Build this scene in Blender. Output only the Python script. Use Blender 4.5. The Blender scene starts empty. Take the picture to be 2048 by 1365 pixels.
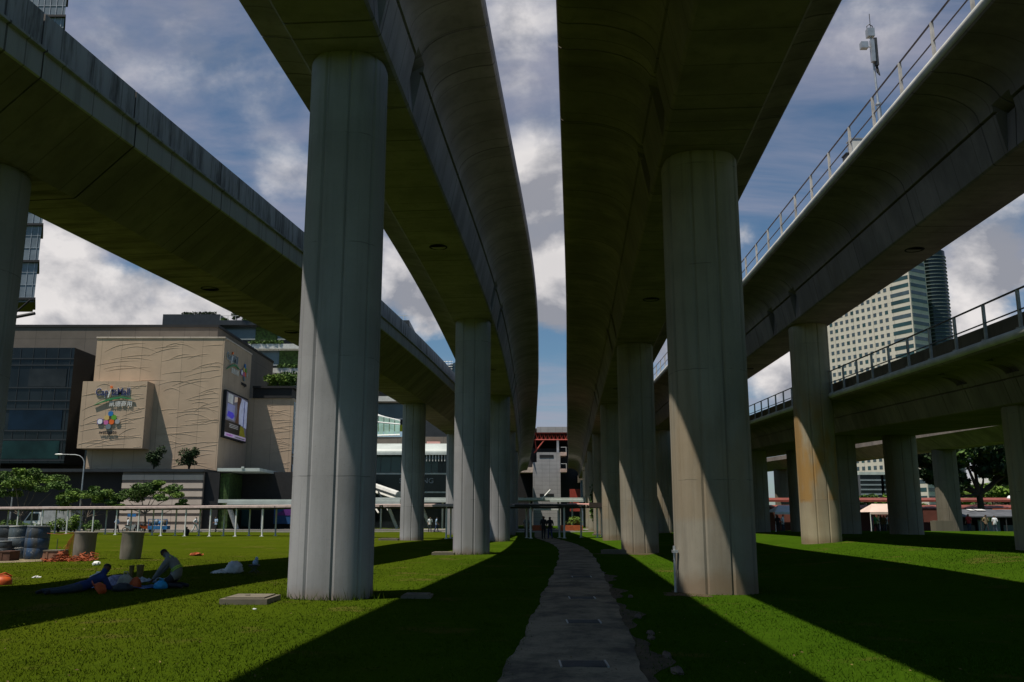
import bpy, bmesh, math, random
from mathutils import Matrix, Vector, Euler
random.seed(11)
R = math.radians
SC = bpy.context.scene
COL = SC.collection

# ------------------------------------------------------------------ survey helpers (photo was measured once, places are metres)
F, CX, CY, EYE = 1780.0, 1024.0, 682.5, 1.6
TH = math.atan(354.5 / F); CS, SN = math.cos(TH), math.sin(TH)
def P(px, py, Y):
    du = CY - py; t = Y / (F * CS - du * SN)
    return ((px - CX) * t, Y, EYE + (F * SN + du * CS) * t)
def PX(px, py, Y): return P(px, py, Y)[0]
def PZ(py, Y): return P(CX, py, Y)[2]
def sstep(a, b, x):
    t = max(0.0, min(1.0, (x - a) / (b - a))); return t * t * (3 - 2 * t)
def ground_z(x, y):
    return 0.7 * sstep(6.5, 18, x) * (1 - 0.75 * sstep(58, 95, y)) + 0.05 * math.sin(x * .31 + y * .17) * sstep(3, 7, abs(x - 1.6 - .02 * y))

# ------------------------------------------------------------------ mesh builder
class MB:
    def __init__(s): s.v = []; s.f = []; s.m = []; s.uv = {}
    def add(s, vs, fs, m=0):
        b = len(s.v); s.v += [tuple(v) for v in vs]
        for f in fs: s.f.append(tuple(b + i for i in f)); s.m.append(m)
        return s
    def box(s, x0, x1, y0, y1, z0, z1, m=0):
        return s.add([(x0,y0,z0),(x1,y0,z0),(x1,y1,z0),(x0,y1,z0),(x0,y0,z1),(x1,y0,z1),(x1,y1,z1),(x0,y1,z1)],
                     [(0,3,2,1),(4,5,6,7),(0,1,5,4),(1,2,6,5),(2,3,7,6),(3,0,4,7)], m)
    def obox(s, c, ax, ay, az, m=0):
        c, ax, ay, az = map(Vector, (c, ax, ay, az))
        vs = [c + sx*ax + sy*ay + sz*az for sz in (-1,1) for sx, sy in ((-1,-1),(1,-1),(1,1),(-1,1))]
        return s.add(vs, [(0,3,2,1),(4,5,6,7),(0,1,5,4),(1,2,6,5),(2,3,7,6),(3,0,4,7)], m)
    def quad(s, a, b, c, d, m=0): return s.add([a,b,c,d], [(0,1,2,3)], m)
    def tube(s, pts, r, n=8, m=0, cap=True):
        pts = [Vector(p) for p in pts]; rs = r if isinstance(r, (list, tuple)) else [r]*len(pts)
        vs = []; fs = []
        up = Vector((0,0,1))
        for i, p in enumerate(pts):
            t = (pts[min(i+1,len(pts)-1)] - pts[max(i-1,0)]).normalized()
            u = t.cross(up if abs(t.z) < .95 else Vector((1,0,0))).normalized(); w = u.cross(t)
            for k in range(n):
                a = 2*math.pi*k/n; vs.append(p + rs[i]*(math.cos(a)*u + math.sin(a)*w))
        for i in range(len(pts)-1):
            for k in range(n):
                k2 = (k+1) % n; fs.append((i*n+k, i*n+k2, (i+1)*n+k2, (i+1)*n+k))
        if cap: fs.append(tuple(range(n-1,-1,-1))); fs.append(tuple((len(pts)-1)*n + k for k in range(n)))
        return s.add(vs, fs, m)
    def lathe(s, prof, c=(0,0,0), n=24, m=0):
        vs = []; fs = []
        for r, z in prof:
            for k in range(n):
                a = 2*math.pi*k/n; vs.append((c[0]+r*math.cos(a), c[1]+r*math.sin(a), c[2]+z))
        for i in range(len(prof)-1):
            for k in range(n):
                k2 = (k+1) % n; fs.append((i*n+k, i*n+k2, (i+1)*n+k2, (i+1)*n+k))
        fs.append(tuple(range(n-1,-1,-1))); fs.append(tuple((len(prof)-1)*n+k for k in range(n)))
        return s.add(vs, fs, m)
    def prism(s, poly, o, u, v, w, m=0):            # poly in (u,v), thickness vector w
        o,u,v,w = map(Vector,(o,u,v,w)); n = len(poly)
        vs = [o + a*u + b*v for a,b in poly] + [o + a*u + b*v + w for a,b in poly]
        fs = [tuple(range(n-1,-1,-1)), tuple(range(n,2*n))] + [(i,(i+1)%n,n+(i+1)%n,n+i) for i in range(n)]
        return s.add(vs, fs, m)
    def ball(s, c, r, m=0, n=10):
        rx, ry, rz = r if isinstance(r,(tuple,list)) else (r,r,r)
        vs=[]; fs=[]; h=n//2+1
        for i in range(h+1):
            t = math.pi*i/h
            for k in range(n):
                a = 2*math.pi*k/n
                vs.append((c[0]+rx*math.sin(t)*math.cos(a)+1e-5*k, c[1]+ry*math.sin(t)*math.sin(a), c[2]-rz*math.cos(t)))
        for i in range(h):
            for k in range(n):
                k2=(k+1)%n; fs.append((i*n+k,i*n+k2,(i+1)*n+k2,(i+1)*n+k))
        return s.add(vs, fs, m)
    def mesh(s, name, mats, smooth=None):
        me = bpy.data.meshes.new(name); me.from_pydata(s.v, [], s.f)
        for mt in (mats if isinstance(mats,(list,tuple)) else [mats]): me.materials.append(mt)
        me.polygons.foreach_set('material_index', s.m)
        if smooth:
            me.polygons.foreach_set('use_smooth', [True]*len(s.f)); me.set_sharp_from_angle(angle=R(smooth))
        me.update(); return me

def fixn(me):
    bm = bmesh.new(); bm.from_mesh(me); bmesh.ops.recalc_face_normals(bm, faces=bm.faces); bm.to_mesh(me); bm.free()

def tag(o, label, cat, group=None):
    o['label'] = label; o['category'] = cat
    if group: o['group'] = group
    return o
def thing(name, label, cat, loc=(0,0,0), group=None):
    o = bpy.data.objects.new(name, None); COL.objects.link(o); o.location = loc; o.empty_display_size = .2
    return tag(o, label, cat, group)
def obj(name, mb, mats, parent=None, smooth=None, norm=True, label=None):
    me = mb.mesh(name, mats, smooth) if isinstance(mb, MB) else mb
    if norm: fixn(me)
    o = bpy.data.objects.new(name, me); COL.objects.link(o)
    if parent is not None:
        o.parent = parent
        if parent.type == 'EMPTY': o.matrix_parent_inverse = Matrix.Translation(-Vector(parent.location))
    if label: o['label'] = label
    return o
def struct(name, mb, mats, smooth=None, norm=True):
    o = obj(name, mb, mats, None, smooth, norm); o['kind'] = 'structure'; return o
def dup(root, loc, rz=0.0, label=None, sc=1.0):
    r = root.copy(); COL.objects.link(r); r.location = loc; r.rotation_euler = (0,0,rz); r.scale = (sc,)*3
    if label: r['label'] = label
    for ch in list(root.children):
        c = ch.copy(); COL.objects.link(c); c.parent = r
        for g in list(ch.children):
            d = g.copy(); COL.objects.link(d); d.parent = c
    return r

# ------------------------------------------------------------------ materials
def nt(name):
    m = bpy.data.materials.new(name); m.use_nodes = True
    return m, m.node_tree, m.node_tree.nodes['Principled BSDF']
def N(t, typ, **kw):
    n = t.nodes.new(typ)
    for k, v in kw.items():
        if k.startswith('_'): setattr(n, k[1:], v)
        else: n.inputs[k.replace('~',' ')].default_value = v
    return n
def math_(t, op, a, b=None, c=None, clamp=False):
    n = t.nodes.new('ShaderNodeMath'); n.operation = op; n.use_clamp = clamp
    for i, x in enumerate((a,b,c)):
        if x is None: continue
        if isinstance(x,(int,float)): n.inputs[i].default_value = x
        else: t.links.new(x, n.inputs[i])
    return n.outputs[0]
def noise(t, vec, scale, detail=4, rough=.55, dist=0):
    n = t.nodes.new('ShaderNodeTexNoise'); n.inputs['Scale'].default_value = scale; n.inputs['Detail'].default_value = detail
    n.inputs['Roughness'].default_value = rough; n.inputs['Distortion'].default_value = dist
    t.links.new(vec, n.inputs['Vector']); return n.outputs['Fac']
def ramp(t, x, a, b):                                        # smooth 0..1 between a and b
    n = t.nodes.new('ShaderNodeMapRange'); n.interpolation_type = 'SMOOTHSTEP'
    n.inputs['From Min'].default_value = a; n.inputs['From Max'].default_value = b
    t.links.new(x, n.inputs['Value']); return n.outputs[0]
def mix(t, fac, a, b, typ='MIX'):
    n = t.nodes.new('ShaderNodeMix'); n.data_type = 'RGBA'; n.blend_type = typ
    if isinstance(fac,(int,float)): n.inputs[0].default_value = fac
    else: t.links.new(fac, n.inputs[0])
    for i, x in ((6,a),(7,b)):
        if isinstance(x, tuple): n.inputs[i].default_value = (*x[:3],1)
        else: t.links.new(x, n.inputs[i])
    return n.outputs[2]
def vscale(t, vec, s):
    n = t.nodes.new('ShaderNodeVectorMath'); n.operation = 'MULTIPLY'; n.inputs[1].default_value = s
    t.links.new(vec, n.inputs[0]); return n.outputs[0]
def pos(t): return t.nodes.new('ShaderNodeNewGeometry').outputs['Position']
def bump(t, b, h, strength=.3, dist=.02):
    n = t.nodes.new('ShaderNodeBump'); n.inputs['Strength'].default_value = strength; n.inputs['Distance'].default_value = dist
    t.links.new(h, n.inputs['Height']); t.links.new(n.outputs[0], b.inputs['Normal'])

def mat(name, c, rough=.7, var=.18, scale=2.0, metal=0.0, spec=.35, bmp=0.0, emit=None):
    m, t, b = nt(name)
    b.inputs['Roughness'].default_value = rough; b.inputs['Metallic'].default_value = metal
    b.inputs['Specular IOR Level'].default_value = spec
    n = noise(t, pos(t), scale, 5)
    lo = tuple(x*(1-var) for x in c); hi = tuple(min(1,x*(1+var)) for x in c)
    t.links.new(mix(t, ramp(t, n, .3, .7), lo, hi), b.inputs['Base Color'])
    if bmp: bump(t, b, noise(t, pos(t), scale*8, 3), bmp)
    if emit:
        b.inputs['Emission Color'].default_value = (*c,1); b.inputs['Emission Strength'].default_value = emit
    return m

def concrete(name, c, stain=(.11,.085,.05), stain_amt=.35, band=None, deck=False, dark_amt=.45, rim_stain=0, fascia=None):
    m, t, b = nt(name); p = pos(t)
    b.inputs['Roughness'].default_value = .88; b.inputs['Specular IOR Level'].default_value = .2
    big = ramp(t, noise(t, p, .35, 5, .6), .38, .66)
    streak = ramp(t, noise(t, vscale(t, p, (3.2,3.2,.22)), 1.0, 5, .65), .45, .75)
    fine = noise(t, p, 14, 6, .7); spk = noise(t, p, 60, 2, .5)
    col = mix(t, big, tuple(x*.86 for x in c), tuple(x*1.1 for x in c))
    col = mix(t, math_(t,'MULTIPLY', streak, dark_amt), col, tuple(x*.5 for x in c))
    col = mix(t, math_(t,'MULTIPLY', ramp(t, noise(t, vscale(t,p,(1.3,1.3,.5)), .8, 4), .5, .72), stain_amt), col, stain)
    if band:
        z = t.nodes.new('ShaderNodeSeparateXYZ'); t.links.new(p, z.inputs[0])
        zz = math_(t,'ADD', z.outputs[2], math_(t,'MULTIPLY', noise(t, p, 1.1, 3), .7))
        w = math_(t,'MULTIPLY', ramp(t, zz, band[0], band[0]+.25), math_(t,'SUBTRACT', 1.0, ramp(t, zz, band[1]-2.5, band[1])))
        w = math_(t,'MULTIPLY', w, ramp(t, noise(t, vscale(t,p,(1.6,1.6,.5)), .9, 4), .38, .6))
        col = mix(t, math_(t,'MULTIPLY', w, band[2]), col, band[3])
        dirt = math_(t,'SUBTRACT', 1.0, ramp(t, zz, .35+band[4], .75+band[4]))
        col = mix(t, math_(t,'MULTIPLY', dirt, .55), col, (.17,.1,.045))
    col = mix(t, math_(t,'MULTIPLY', math_(t,'SUBTRACT', fine, .5), .35, clamp=True), col, tuple(x*.5 for x in c))
    col = mix(t, ramp(t, spk, .66, .75), col, tuple(x*.55 for x in c))
    h = math_(t,'ADD', fine, math_(t,'MULTIPLY', spk, .4))
    if not deck:
        zs = t.nodes.new('ShaderNodeSeparateXYZ'); t.links.new(p, zs.inputs[0])
        fz = math_(t,'FRACT', math_(t,'MULTIPLY', math_(t,'ADD', zs.outputs[2], math_(t,'MULTIPLY', noise(t,p,3,2), .05)), 1/2.45))
        lz_ = math_(t,'MULTIPLY', math_(t,'LESS_THAN', fz, .008), ramp(t, noise(t, p, 2.5, 2), .4, .6))
        lift = t.nodes.new('ShaderNodeTexWhiteNoise'); lift.noise_dimensions = '1D'; t.links.new(math_(t,'FLOOR', math_(t,'MULTIPLY', zs.outputs[2], 1/2.45)), lift.inputs['W'])
        col = mix(t, math_(t,'MULTIPLY', lift.outputs['Value'], .16), col, tuple(x*.55 for x in c))
        col = mix(t, math_(t,'MULTIPLY', lz_, .6), col, tuple(x*.35 for x in c))
        drip = math_(t,'MULTIPLY', ramp(t, noise(t, vscale(t,p,(7,7,.16)), 1.0, 4, .6), .58, .72), .4)
        col = mix(t, drip, col, tuple(x*.45 for x in c))
    if deck:
        u = t.nodes.new('ShaderNodeUVMap'); s = t.nodes.new('ShaderNodeSeparateXYZ'); t.links.new(u.outputs[0], s.inputs[0])
        fr = math_(t,'FRACT', math_(t,'MULTIPLY', s.outputs[0], 1/1.25))
        ln = math_(t,'LESS_THAN', math_(t,'ABSOLUTE', math_(t,'SUBTRACT', fr, .5)), .016)
        fr2 = math_(t,'FRACT', math_(t,'MULTIPLY', s.outputs[0], 1/5.0))
        ln2 = math_(t,'LESS_THAN', math_(t,'ABSOLUTE', math_(t,'SUBTRACT', fr2, .5)), .006)
        ln = math_(t,'MAXIMUM', math_(t,'MULTIPLY', ln, .5), math_(t,'MULTIPLY', ln2, .8))
        tone = noise(t, vscale(t, u.outputs[0], (.8,.35,0)), 1.0, 4)
        col = mix(t, math_(t,'MULTIPLY', ramp(t, tone, .42,.62), .5), col, tuple(x*.5 for x in c))
        # soot runs on the parapet / rim face (V runs round the section)
        run = ramp(t, noise(t, vscale(t, u.outputs[0], (2.2,.25,0)), 1.0, 5, .7), .42, .68)
        if fascia:                                              # precast edge panels are a paler mix than the box
            fm = math_(t,'MULTIPLY', math_(t,'GREATER_THAN', s.outputs[1], fascia[0]), math_(t,'LESS_THAN', s.outputs[1], fascia[1]+.95))
            col = mix(t, math_(t,'MULTIPLY', fm, math_(t,'SUBTRACT', .95, math_(t,'MULTIPLY', streak, .4))), col, fascia[2])
        if rim_stain:
            ve = ramp(t, s.outputs[1], rim_stain-.5, rim_stain+.1)
            col = mix(t, math_(t,'MULTIPLY', math_(t,'MULTIPLY', run, ve), .8), col, (.05,.045,.035))
        col = mix(t, ln, col, tuple(x*.3 for x in c))
    t.links.new(col, b.inputs['Base Color']); bump(t, b, h, .25, .01)
    return m

M = {}
M['conc_cool'] = concrete('concrete_cool', (.31,.308,.318), stain_amt=.12, band=(0,.1,0,(.2,.15,.08),0.0), dark_amt=.35)
M['conc_warm'] = concrete('concrete_warm', (.27,.245,.195), stain=(.15,.105,.055), stain_amt=.3, band=(1.8,6.5,.3,(.27,.175,.075),0.15))
M['conc_ochre'] = concrete('concrete_ochre', (.34,.29,.20), stain=(.22,.13,.05), stain_amt=.3, band=(2.6,8.5,.85,(.33,.185,.05),.5))
M['deck_cool'] = concrete('deck_concrete_cool', (.29,.272,.275), stain_amt=.15, deck=True)
M['deck_left'] = concrete('deck_concrete_left', (.225,.205,.195), stain_amt=.2, deck=True, rim_stain=3.0, fascia=(2.05,3.0,(.40,.405,.39)))
M['deck_warm'] = concrete('deck_concrete_warm', (.235,.20,.175), stain=(.12,.09,.06), stain_amt=.35, deck=True)
M['rim'] = mat('rim_concrete', (.5,.49,.45), .8, .15, 1.5)
M['gap'] = mat('joint_gap', (.012,.012,.012), .95)
M['slab'] = concrete('slab_concrete', (.17,.15,.115), stain_amt=.4)
M['rail'] = mat('rail_steel', (.16,.15,.17), .5, .2, 3, .6)
M['railpost'] = mat('rail_post_paint', (.42,.40,.37), .7, .25, 3)
M['steel'] = mat('galvanised_steel', (.42,.43,.44), .45, .15, 4, .7)
M['steel_dk'] = mat('dark_steel', (.06,.06,.065), .5, .2, 4, .3)
M['white'] = mat('white_paint', (.72,.72,.70), .5, .08, 1)
M['offwhite'] = mat('offwhite_paint', (.55,.55,.52), .6, .12, 1.5)
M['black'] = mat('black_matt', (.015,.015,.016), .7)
M['glass_dk'] = mat('dark_glass', (.012,.016,.019), .14, .3, .3, 0, .3)
M['glass_mid'] = mat('blue_grey_glass', (.05,.075,.09), .12, .25, .25, 0, .6)
M['glass_teal'] = mat('teal_glass', (.02,.055,.06), .15, .3, .12, 0, .5)
M['mullion'] = mat('mullion', (.045,.048,.052), .4, .1, 1, .4)

# ------------------------------------------------------------------ lawn, path, road
def lawn_mat():
    m, t, b = nt('lawn'); p = pos(t)
    b.inputs['Roughness'].default_value = 1; b.inputs['Specular IOR Level'].default_value = 0
    n1 = ramp(t, noise(t, p, .16, 4), .35, .65); n2 = noise(t, p, 2.2, 6, .7); n3 = noise(t, p, 28, 3, .7)
    s = t.nodes.new('ShaderNodeSeparateXYZ'); t.links.new(p, s.inputs[0])
    west = math_(t,'SUBTRACT', 1.0, ramp(t, s.outputs[0], -9, 5))          # the west half is drier and yellower
    green = mix(t, n1, (.030,.072,.003), (.040,.090,.004)); dry = mix(t, n1, (.048,.066,.003), (.062,.080,.004))
    col = mix(t, west, green, dry)
    col = mix(t, math_(t,'MULTIPLY', ramp(t, n2, .48, .75), .45), col, (.014,.032,.003))
    col = mix(t, math_(t,'MULTIPLY', ramp(t, n3, .35, .75), .5), col, (.055,.088,.010))
    bare = math_(t,'MULTIPLY', ramp(t, noise(t, p, .5, 5, .65), .56, .68), .75)
    col = mix(t, bare, col, (.10,.085,.022))
    t.links.new(col, b.inputs['Base Color']); bump(t, b, math_(t,'ADD', n3, n2), .9, .05)
    return m
M['lawn'] = lawn_mat()
M['asphalt'] = mat('asphalt', (.055,.055,.056), .9, .2, 3, bmp=.2)
M['paving'] = mat('paving', (.26,.24,.21), .85, .15, 1, bmp=.1)

def grid(xs, ys, zf):
    mb = MB(); nx = len(xs)
    mb.v = [(x,y,zf(x,y)) for y in ys for x in xs]
    mb.f = [(j*nx+i, j*nx+i+1, (j+1)*nx+i+1, (j+1)*nx+i) for j in range(len(ys)-1) for i in range(nx-1)]
    mb.m = [0]*len(mb.f); return mb
xs = [-3000,-1200,-500,-220,-120] + [-80+2*i for i in range(81)] + [120,220,500,1200,3000]
ys = [-400,-120,-40] + [-10+2*i for i in range(62)] + [130,160,220,400,800,1600,4000]
struct('ground', grid(xs, ys, ground_z), M['lawn'], 60, norm=False)

PATH = [(.35,-4),(.5,5),(.62,9.4),(1.05,14),(1.42,19.6),(2.0,27),(2.75,38),(3.25,48),(3.35,58),(3.0,68),(2.7,76),(2.9,86),(3.4,104)]
def lerp_path(y, pts):
    for (x0,y0),(x1,y1) in zip(pts, pts[1:]):
        if y <= y1: t = (y-y0)/(y1-y0); return x0+(x1-x0)*t
    return pts[-1][0]
def smooth_path(y): return sum(lerp_path(y+d, PATH) for d in (-3,-2,-1,0,1,2,3))/7
def jag(y, k): return .028*math.sin(y*1.3+k)+.012*math.sin(y*4.1+2*k)+.008*math.sin(y*8+k*3)
def path_mat():
    m, t, b = nt('path_concrete'); p = pos(t)
    b.inputs['Roughness'].default_value = .9; b.inputs['Specular IOR Level'].default_value = .25
    a = ramp(t, noise(t, vscale(t,p,(1,.7,1)), .8, 8, .72), .36, .6); f = noise(t, p, 22, 5, .7)
    col = mix(t, a, (.07,.06,.046), (.26,.212,.145))
    col = mix(t, ramp(t, f, .52, .72), col, (.06,.055,.045))
    t.links.new(col, b.inputs['Base Color']); bump(t, b, f, .4, .015); return m
M['path'] = path_mat()
mb = MB(); Y = [ -4+.18*i for i in range(int(108/.18)) ]
for y in Y:
    c = smooth_path(y); w = .79
    mb.v += [(c-w-jag(y,1), y, ground_z(c-w,y)+.012), (c, y, ground_z(c,y)+.03), (c+w*.88+jag(y,4), y, ground_z(c+w,y)+.014)]
for i in range(len(Y)-1):
    for k in (0,1): mb.f.append((3*i+k,3*i+k+1,3*i+k+4,3*i+k+3)); mb.m.append(0)
struct('path', mb, M['path'], norm=False)

# bare earth along the east edge of the path and round the pier feet
M['earth'] = mat('bare_earth', (.06,.043,.022), .95, .4, 3, bmp=.5)
mb = MB(); Y = [7+.3*i for i in range(70)]
for y in Y:
    c = smooth_path(y)+.60; w = .26+.16*math.sin(y*1.3)+.1*math.sin(y*3.7)
    mb.v += [(c, y, ground_z(c,y)+.006), (c+max(.12,w), y, ground_z(c+w,y)+.006)]
for i in range(len(Y)-1): mb.f.append((2*i,2*i+1,2*i+3,2*i+2)); mb.m.append(0)
o = struct('earth_edge_ground', mb, M['earth'], norm=False)
def patch(name, x, y, rx, ry, m, dz=.005):
    mb = MB(); n = 36; mb.v = [(x,y,ground_z(x,y)+dz+.01)]
    for k in range(n):
        a = 2*math.pi*k/n; q = 1+.22*math.sin(3*a+x)+.14*math.sin(7*a+y)
        X, Yy = x+rx*q*math.cos(a), y+ry*q*math.sin(a); mb.v.append((X,Yy,ground_z(X,Yy)+dz))
    mb.f = [(0,1+k,1+(k+1)%n) for k in range(n)]; mb.m = [0]*n
    return struct(name, mb, m, norm=False)
patch('bare_ground', 3.75, 19.9, .45, .8, M['earth'])
patch('bare_ground', 5.3, 41.8, 1.5, .7, M['earth'])
patch('bare_ground', -20.5, 35.6, 4.2, 1.6, mat('dusty_ground', (.19,.15,.09), .95, .35, 1.5))
patch('bare_ground', 44, 61, 9, 1.6, M['earth'])
# broken kerb stones beside the path
M['stone'] = mat('kerb_stone', (.10,.075,.058), .9, .3, 4, bmp=.4)
rk = random.Random(5)
for i, y in enumerate([9.9,11.0,12.6,13.1,15.2,19.0]):
    x = smooth_path(y)+.98+rk.uniform(-.06,.12); mb = MB(); l = rk.uniform(.1,.24)
    mb.ball((x,y,ground_z(x,y)+.01), (rk.uniform(.04,.07), l*.8, rk.uniform(.03,.055)), n=8)
    mb.v = [(a+rk.uniform(-.012,.012), b+rk.uniform(-.02,.02), c+rk.uniform(-.01,.01)) for a,b,c in mb.v]
    tag(obj('kerb_stone', mb, M['stone']), 'broken grey kerb stone half sunk along the earth edge of the path', 'stone', 'kerb stones beside the path')
# drain covers set in the path
for y, lb in ((10.3,'widest dark drain grate set in the path, nearest of the four'),(14.4,'second dark drain grate along the path'),
              (18.6,'third dark drain grate along the path, with one pale edge bar'),(25.2,'farthest small dark drain grate in the path')):
    x = smooth_path(y)+.05; t = thing('drain_cover', lb, 'drain cover', (x,y,.03), 'drain covers in the path')
    mb = MB(); mb.box(x-.24,x+.24,y-.2,y+.2,.02,.031)
    for k in range(11): yy = y-.18+.036*k; mb.box(x-.235,x+.235,yy-.008,yy+.008,.031,.037)
    obj('grate', mb, M['steel_dk'], t)
    for q0,q1 in ((.245,.268),(-.262,-.245)):
        mb = MB(); mb.box(x+q0,x+q1,y-.21,y+.21,.02,.040); obj('edge_bar', mb, M['steel'], t)

# road and pavement between lawn and the buildings
mb = MB(); mb.box(-160,120,107,121,-.3,.012); struct('road', mb, M['asphalt'])
mb = MB(); mb.box(-160,120,121,128.9,-.3,.13); mb.box(-160,120,105.4,107,-.3,.12); struct('pavement', mb, M['paving'])
mb = MB()
for i in range(50): mb.box(-160+5.5*i,-158+5.5*i,113.9,114.05,.013,.016)
struct('road_marking', mb, M['white'])

# grass blades: one uncountable mat over the near lawn
def grass():
    rg = random.Random(3); v = []; f = []
    n = 0
    while n < 190000:
        y = 7.2*math.exp(rg.random()**.9*math.log(44/7.2)); hw = y*.66+2.5; x = rg.uniform(-hw,hw)
        c = smooth_path(y)
        if c-.78-jag(y,1)+.1*rg.random() < x < c+.62+.38*rg.random()*(y<28): continue
        wn = math.sin(x*.9+1.3*math.sin(y*.35))*math.sin(y*.55+1.1*math.sin(x*.5))
        if wn > .62 and rg.random() < (wn-.62)*2.2: continue
        skip = False
        for px,py in PIER_XY:
            if (x-px)**2+(y-py)**2 < .62: skip = True; break
        if skip: continue
        z = ground_z(x,y)-.005; h = rg.uniform(.016,.042)*(1+.5*(rg.random()>.95))*(1-.5*sstep(28,44,y)); a = rg.uniform(0,6.28); w = .0028+.00022*y
        dx,dy = math.cos(a)*w, math.sin(a)*w; lx,ly = rg.gauss(0,.022), rg.gauss(0,.022)
        b = len(v); v += [(x-dx,y-dy,z),(x+dx,y+dy,z),(x+dx*.6+lx*.4,y+dy*.6+ly*.4,z+h*.6),(x-dx*.6+lx*.4,y-dy*.6+ly*.4,z+h*.6),(x+lx,y+ly,z+h)]
        f += [(b,b+1,b+2,b+3),(b+3,b+2,b+4)]; n += 1
    # taller tufts that the mower misses round the pier feet
    for px,py,zf in [(p[0],p[1],ground_z(*p)) for p in PIER_XY[:5]]:
        for k in range(420):
            a = rg.uniform(0,6.28); r = .86+abs(rg.gauss(0,.13)); x,y = px+r*math.cos(a), py+r*math.sin(a)
            h = rg.uniform(.05,.17)*(1 if rg.random()<.85 else 1.7); z = ground_z(x,y)-.01; w=.009; t=rg.uniform(0,6.28); dx,dy=math.cos(t)*w,math.sin(t)*w
            lx,ly=rg.gauss(0,.05),rg.gauss(0,.05); b=len(v); v += [(x-dx,y-dy,z),(x+dx,y+dy,z),(x+lx,y+ly,z+h)]; f.append((b,b+1,b+2))
    for k in range(650):                                   # broad-leaved weeds among the blades
        y = 7.5*math.exp(rg.random()*1.3); x = rg.uniform(-.62*y-1,.62*y+1); c = smooth_path(y)
        if abs(x-c) < .9: continue
        for q in range(5):
            xx,yy = x+rg.gauss(0,.10),y+rg.gauss(0,.10); z = ground_z(xx,yy)+rg.uniform(.02,.05); a = rg.uniform(0,6.28); l = rg.uniform(.018,.04); dx,dy = math.cos(a)*l,math.sin(a)*l
            b = len(v); v += [(xx-dx,yy-dy,z),(xx+dy*.4,yy-dx*.4,z+.012),(xx+dx,yy+dy,z+.006),(xx-dy*.4,yy+dx*.4,z+.012)]; f.append((b,b+1,b+2,b+3))
    me = bpy.data.meshes.new('grass'); me.from_pydata(v,[],f); me.materials.append(M['lawn_blade']); o = bpy.data.objects.new('grass', me); COL.objects.link(o); o['kind']='stuff'
    o['label'] = 'short mown grass covering the lawn'
m, t, b = nt('grass_blade'); p = pos(t); s = t.nodes.new('ShaderNodeSeparateXYZ'); t.links.new(p, s.inputs[0])
west = math_(t,'SUBTRACT', 1.0, ramp(t, s.outputs[0], -9, 5)); n1 = math_(t,'ADD', math_(t,'MULTIPLY', noise(t, p, 9, 3), .5), math_(t,'MULTIPLY', noise(t, p, .7, 5, .65), .5))
t.links.new(mix(t, ramp(t, n1,.42,.58), mix(t, west,(.020,.054,.002),(.036,.054,.003)), mix(t, west,(.040,.088,.005),(.066,.086,.006))), b.inputs['Base Color'])
b.inputs['Roughness'].default_value = .9; b.inputs['Specular IOR Level'].default_value = 0.03; M['lawn_blade'] = m

# ------------------------------------------------------------------ viaducts
def hermite(pts):
    n = len(pts)
    def sl(i,k):
        a,b = pts[max(i-1,0)], pts[min(i+1,n-1)]; return (b[k]-a[k])/(b[1]-a[1])
    def f(y):
        i = 0
        while i < n-2 and y > pts[i+1][1]: i += 1
        p,q = pts[i],pts[i+1]; h = q[1]-p[1]; t = (y-p[1])/h
        if t < 0 or t > 1:
            e = p if t < 0 else q; j = i if t < 0 else i+1
            return tuple(e[k]+sl(j,k)*(y-e[1]) for k in (0,2))
        out = []
        for k in (0,2):
            a,b = sl(i,k)*h, sl(i+1,k)*h
            out.append((2*t**3-3*t*t+1)*p[k]+(t**3-2*t*t+t)*a+(-2*t**3+3*t*t)*q[k]+(t**3-t*t)*b)
        return tuple(out)
    return f
def mirror(h): return h + [(-x,z) for x,z in reversed(h)]
def arc(x0,z0,x1,z1,n=9): return [(x0+(x1-x0)*(1-math.cos(k*math.pi/2/n)), z0+(z1-z0)*math.sin(k*math.pi/2/n)) for k in range(n+1)]
def curved_profile(wall, halfsoffit=.97, zs=1.0):
    s = halfsoffit-.97
    h = [(.93+s,0),(.99+s,.05),(1.2+s,1.12),(1.13+s,1.135),(1.13+s,1.19),(1.24+s,1.2)]
    h += arc(1.25+s,1.24,2.82+s,2.1)[1:]
    if wall: h += [(2.9+s,2.12),(2.95+s,2.2),(2.95+s,2.5),(2.9+s,2.56),(2.76+s,2.56),(2.72+s,2.4)]
    else:    h += [(2.92+s,2.12),(3.0+s,2.19),(3.02+s,2.28),(2.98+s,2.38),(2.88+s,2.43),(2.7+s,2.4)]
    if zs != 1: h = [(x, z*zs if z < 2 else z-2.43*(1-zs)) for x,z in h]
    return mirror(h)
def shifted(prof, l, r):
    return [(math.copysign(1.24+(abs(x)-1.24)*(l if x < 0 else r), x) if abs(x) > 1.24 else x, z) for x,z in prof]
def box_profile(kind):
    if kind == 'L': h = [(.95,0),(1.02,.04),(2.48,1.33),(2.54,1.37),(2.54,1.98),(2.62,2.0),(2.62,2.06),(2.46,2.08),(2.46,2.96),(2.26,2.98),(2.24,2.2)]
    else: h = [(.95,0),(1.02,.04),(2.3,1.0),(2.4,1.02),(2.4,1.55),(2.2,1.57),(2.18,1.25)]
    return mirror(h)
def notched(prof):                                  # end of a span: the web top is cut back
    out = []
    for x,z in prof:
        if .95 < z < 1.25 and abs(x) > 1: x = math.copysign(abs(x)-.3, x)
        out.append((x,z))
    return out
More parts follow.
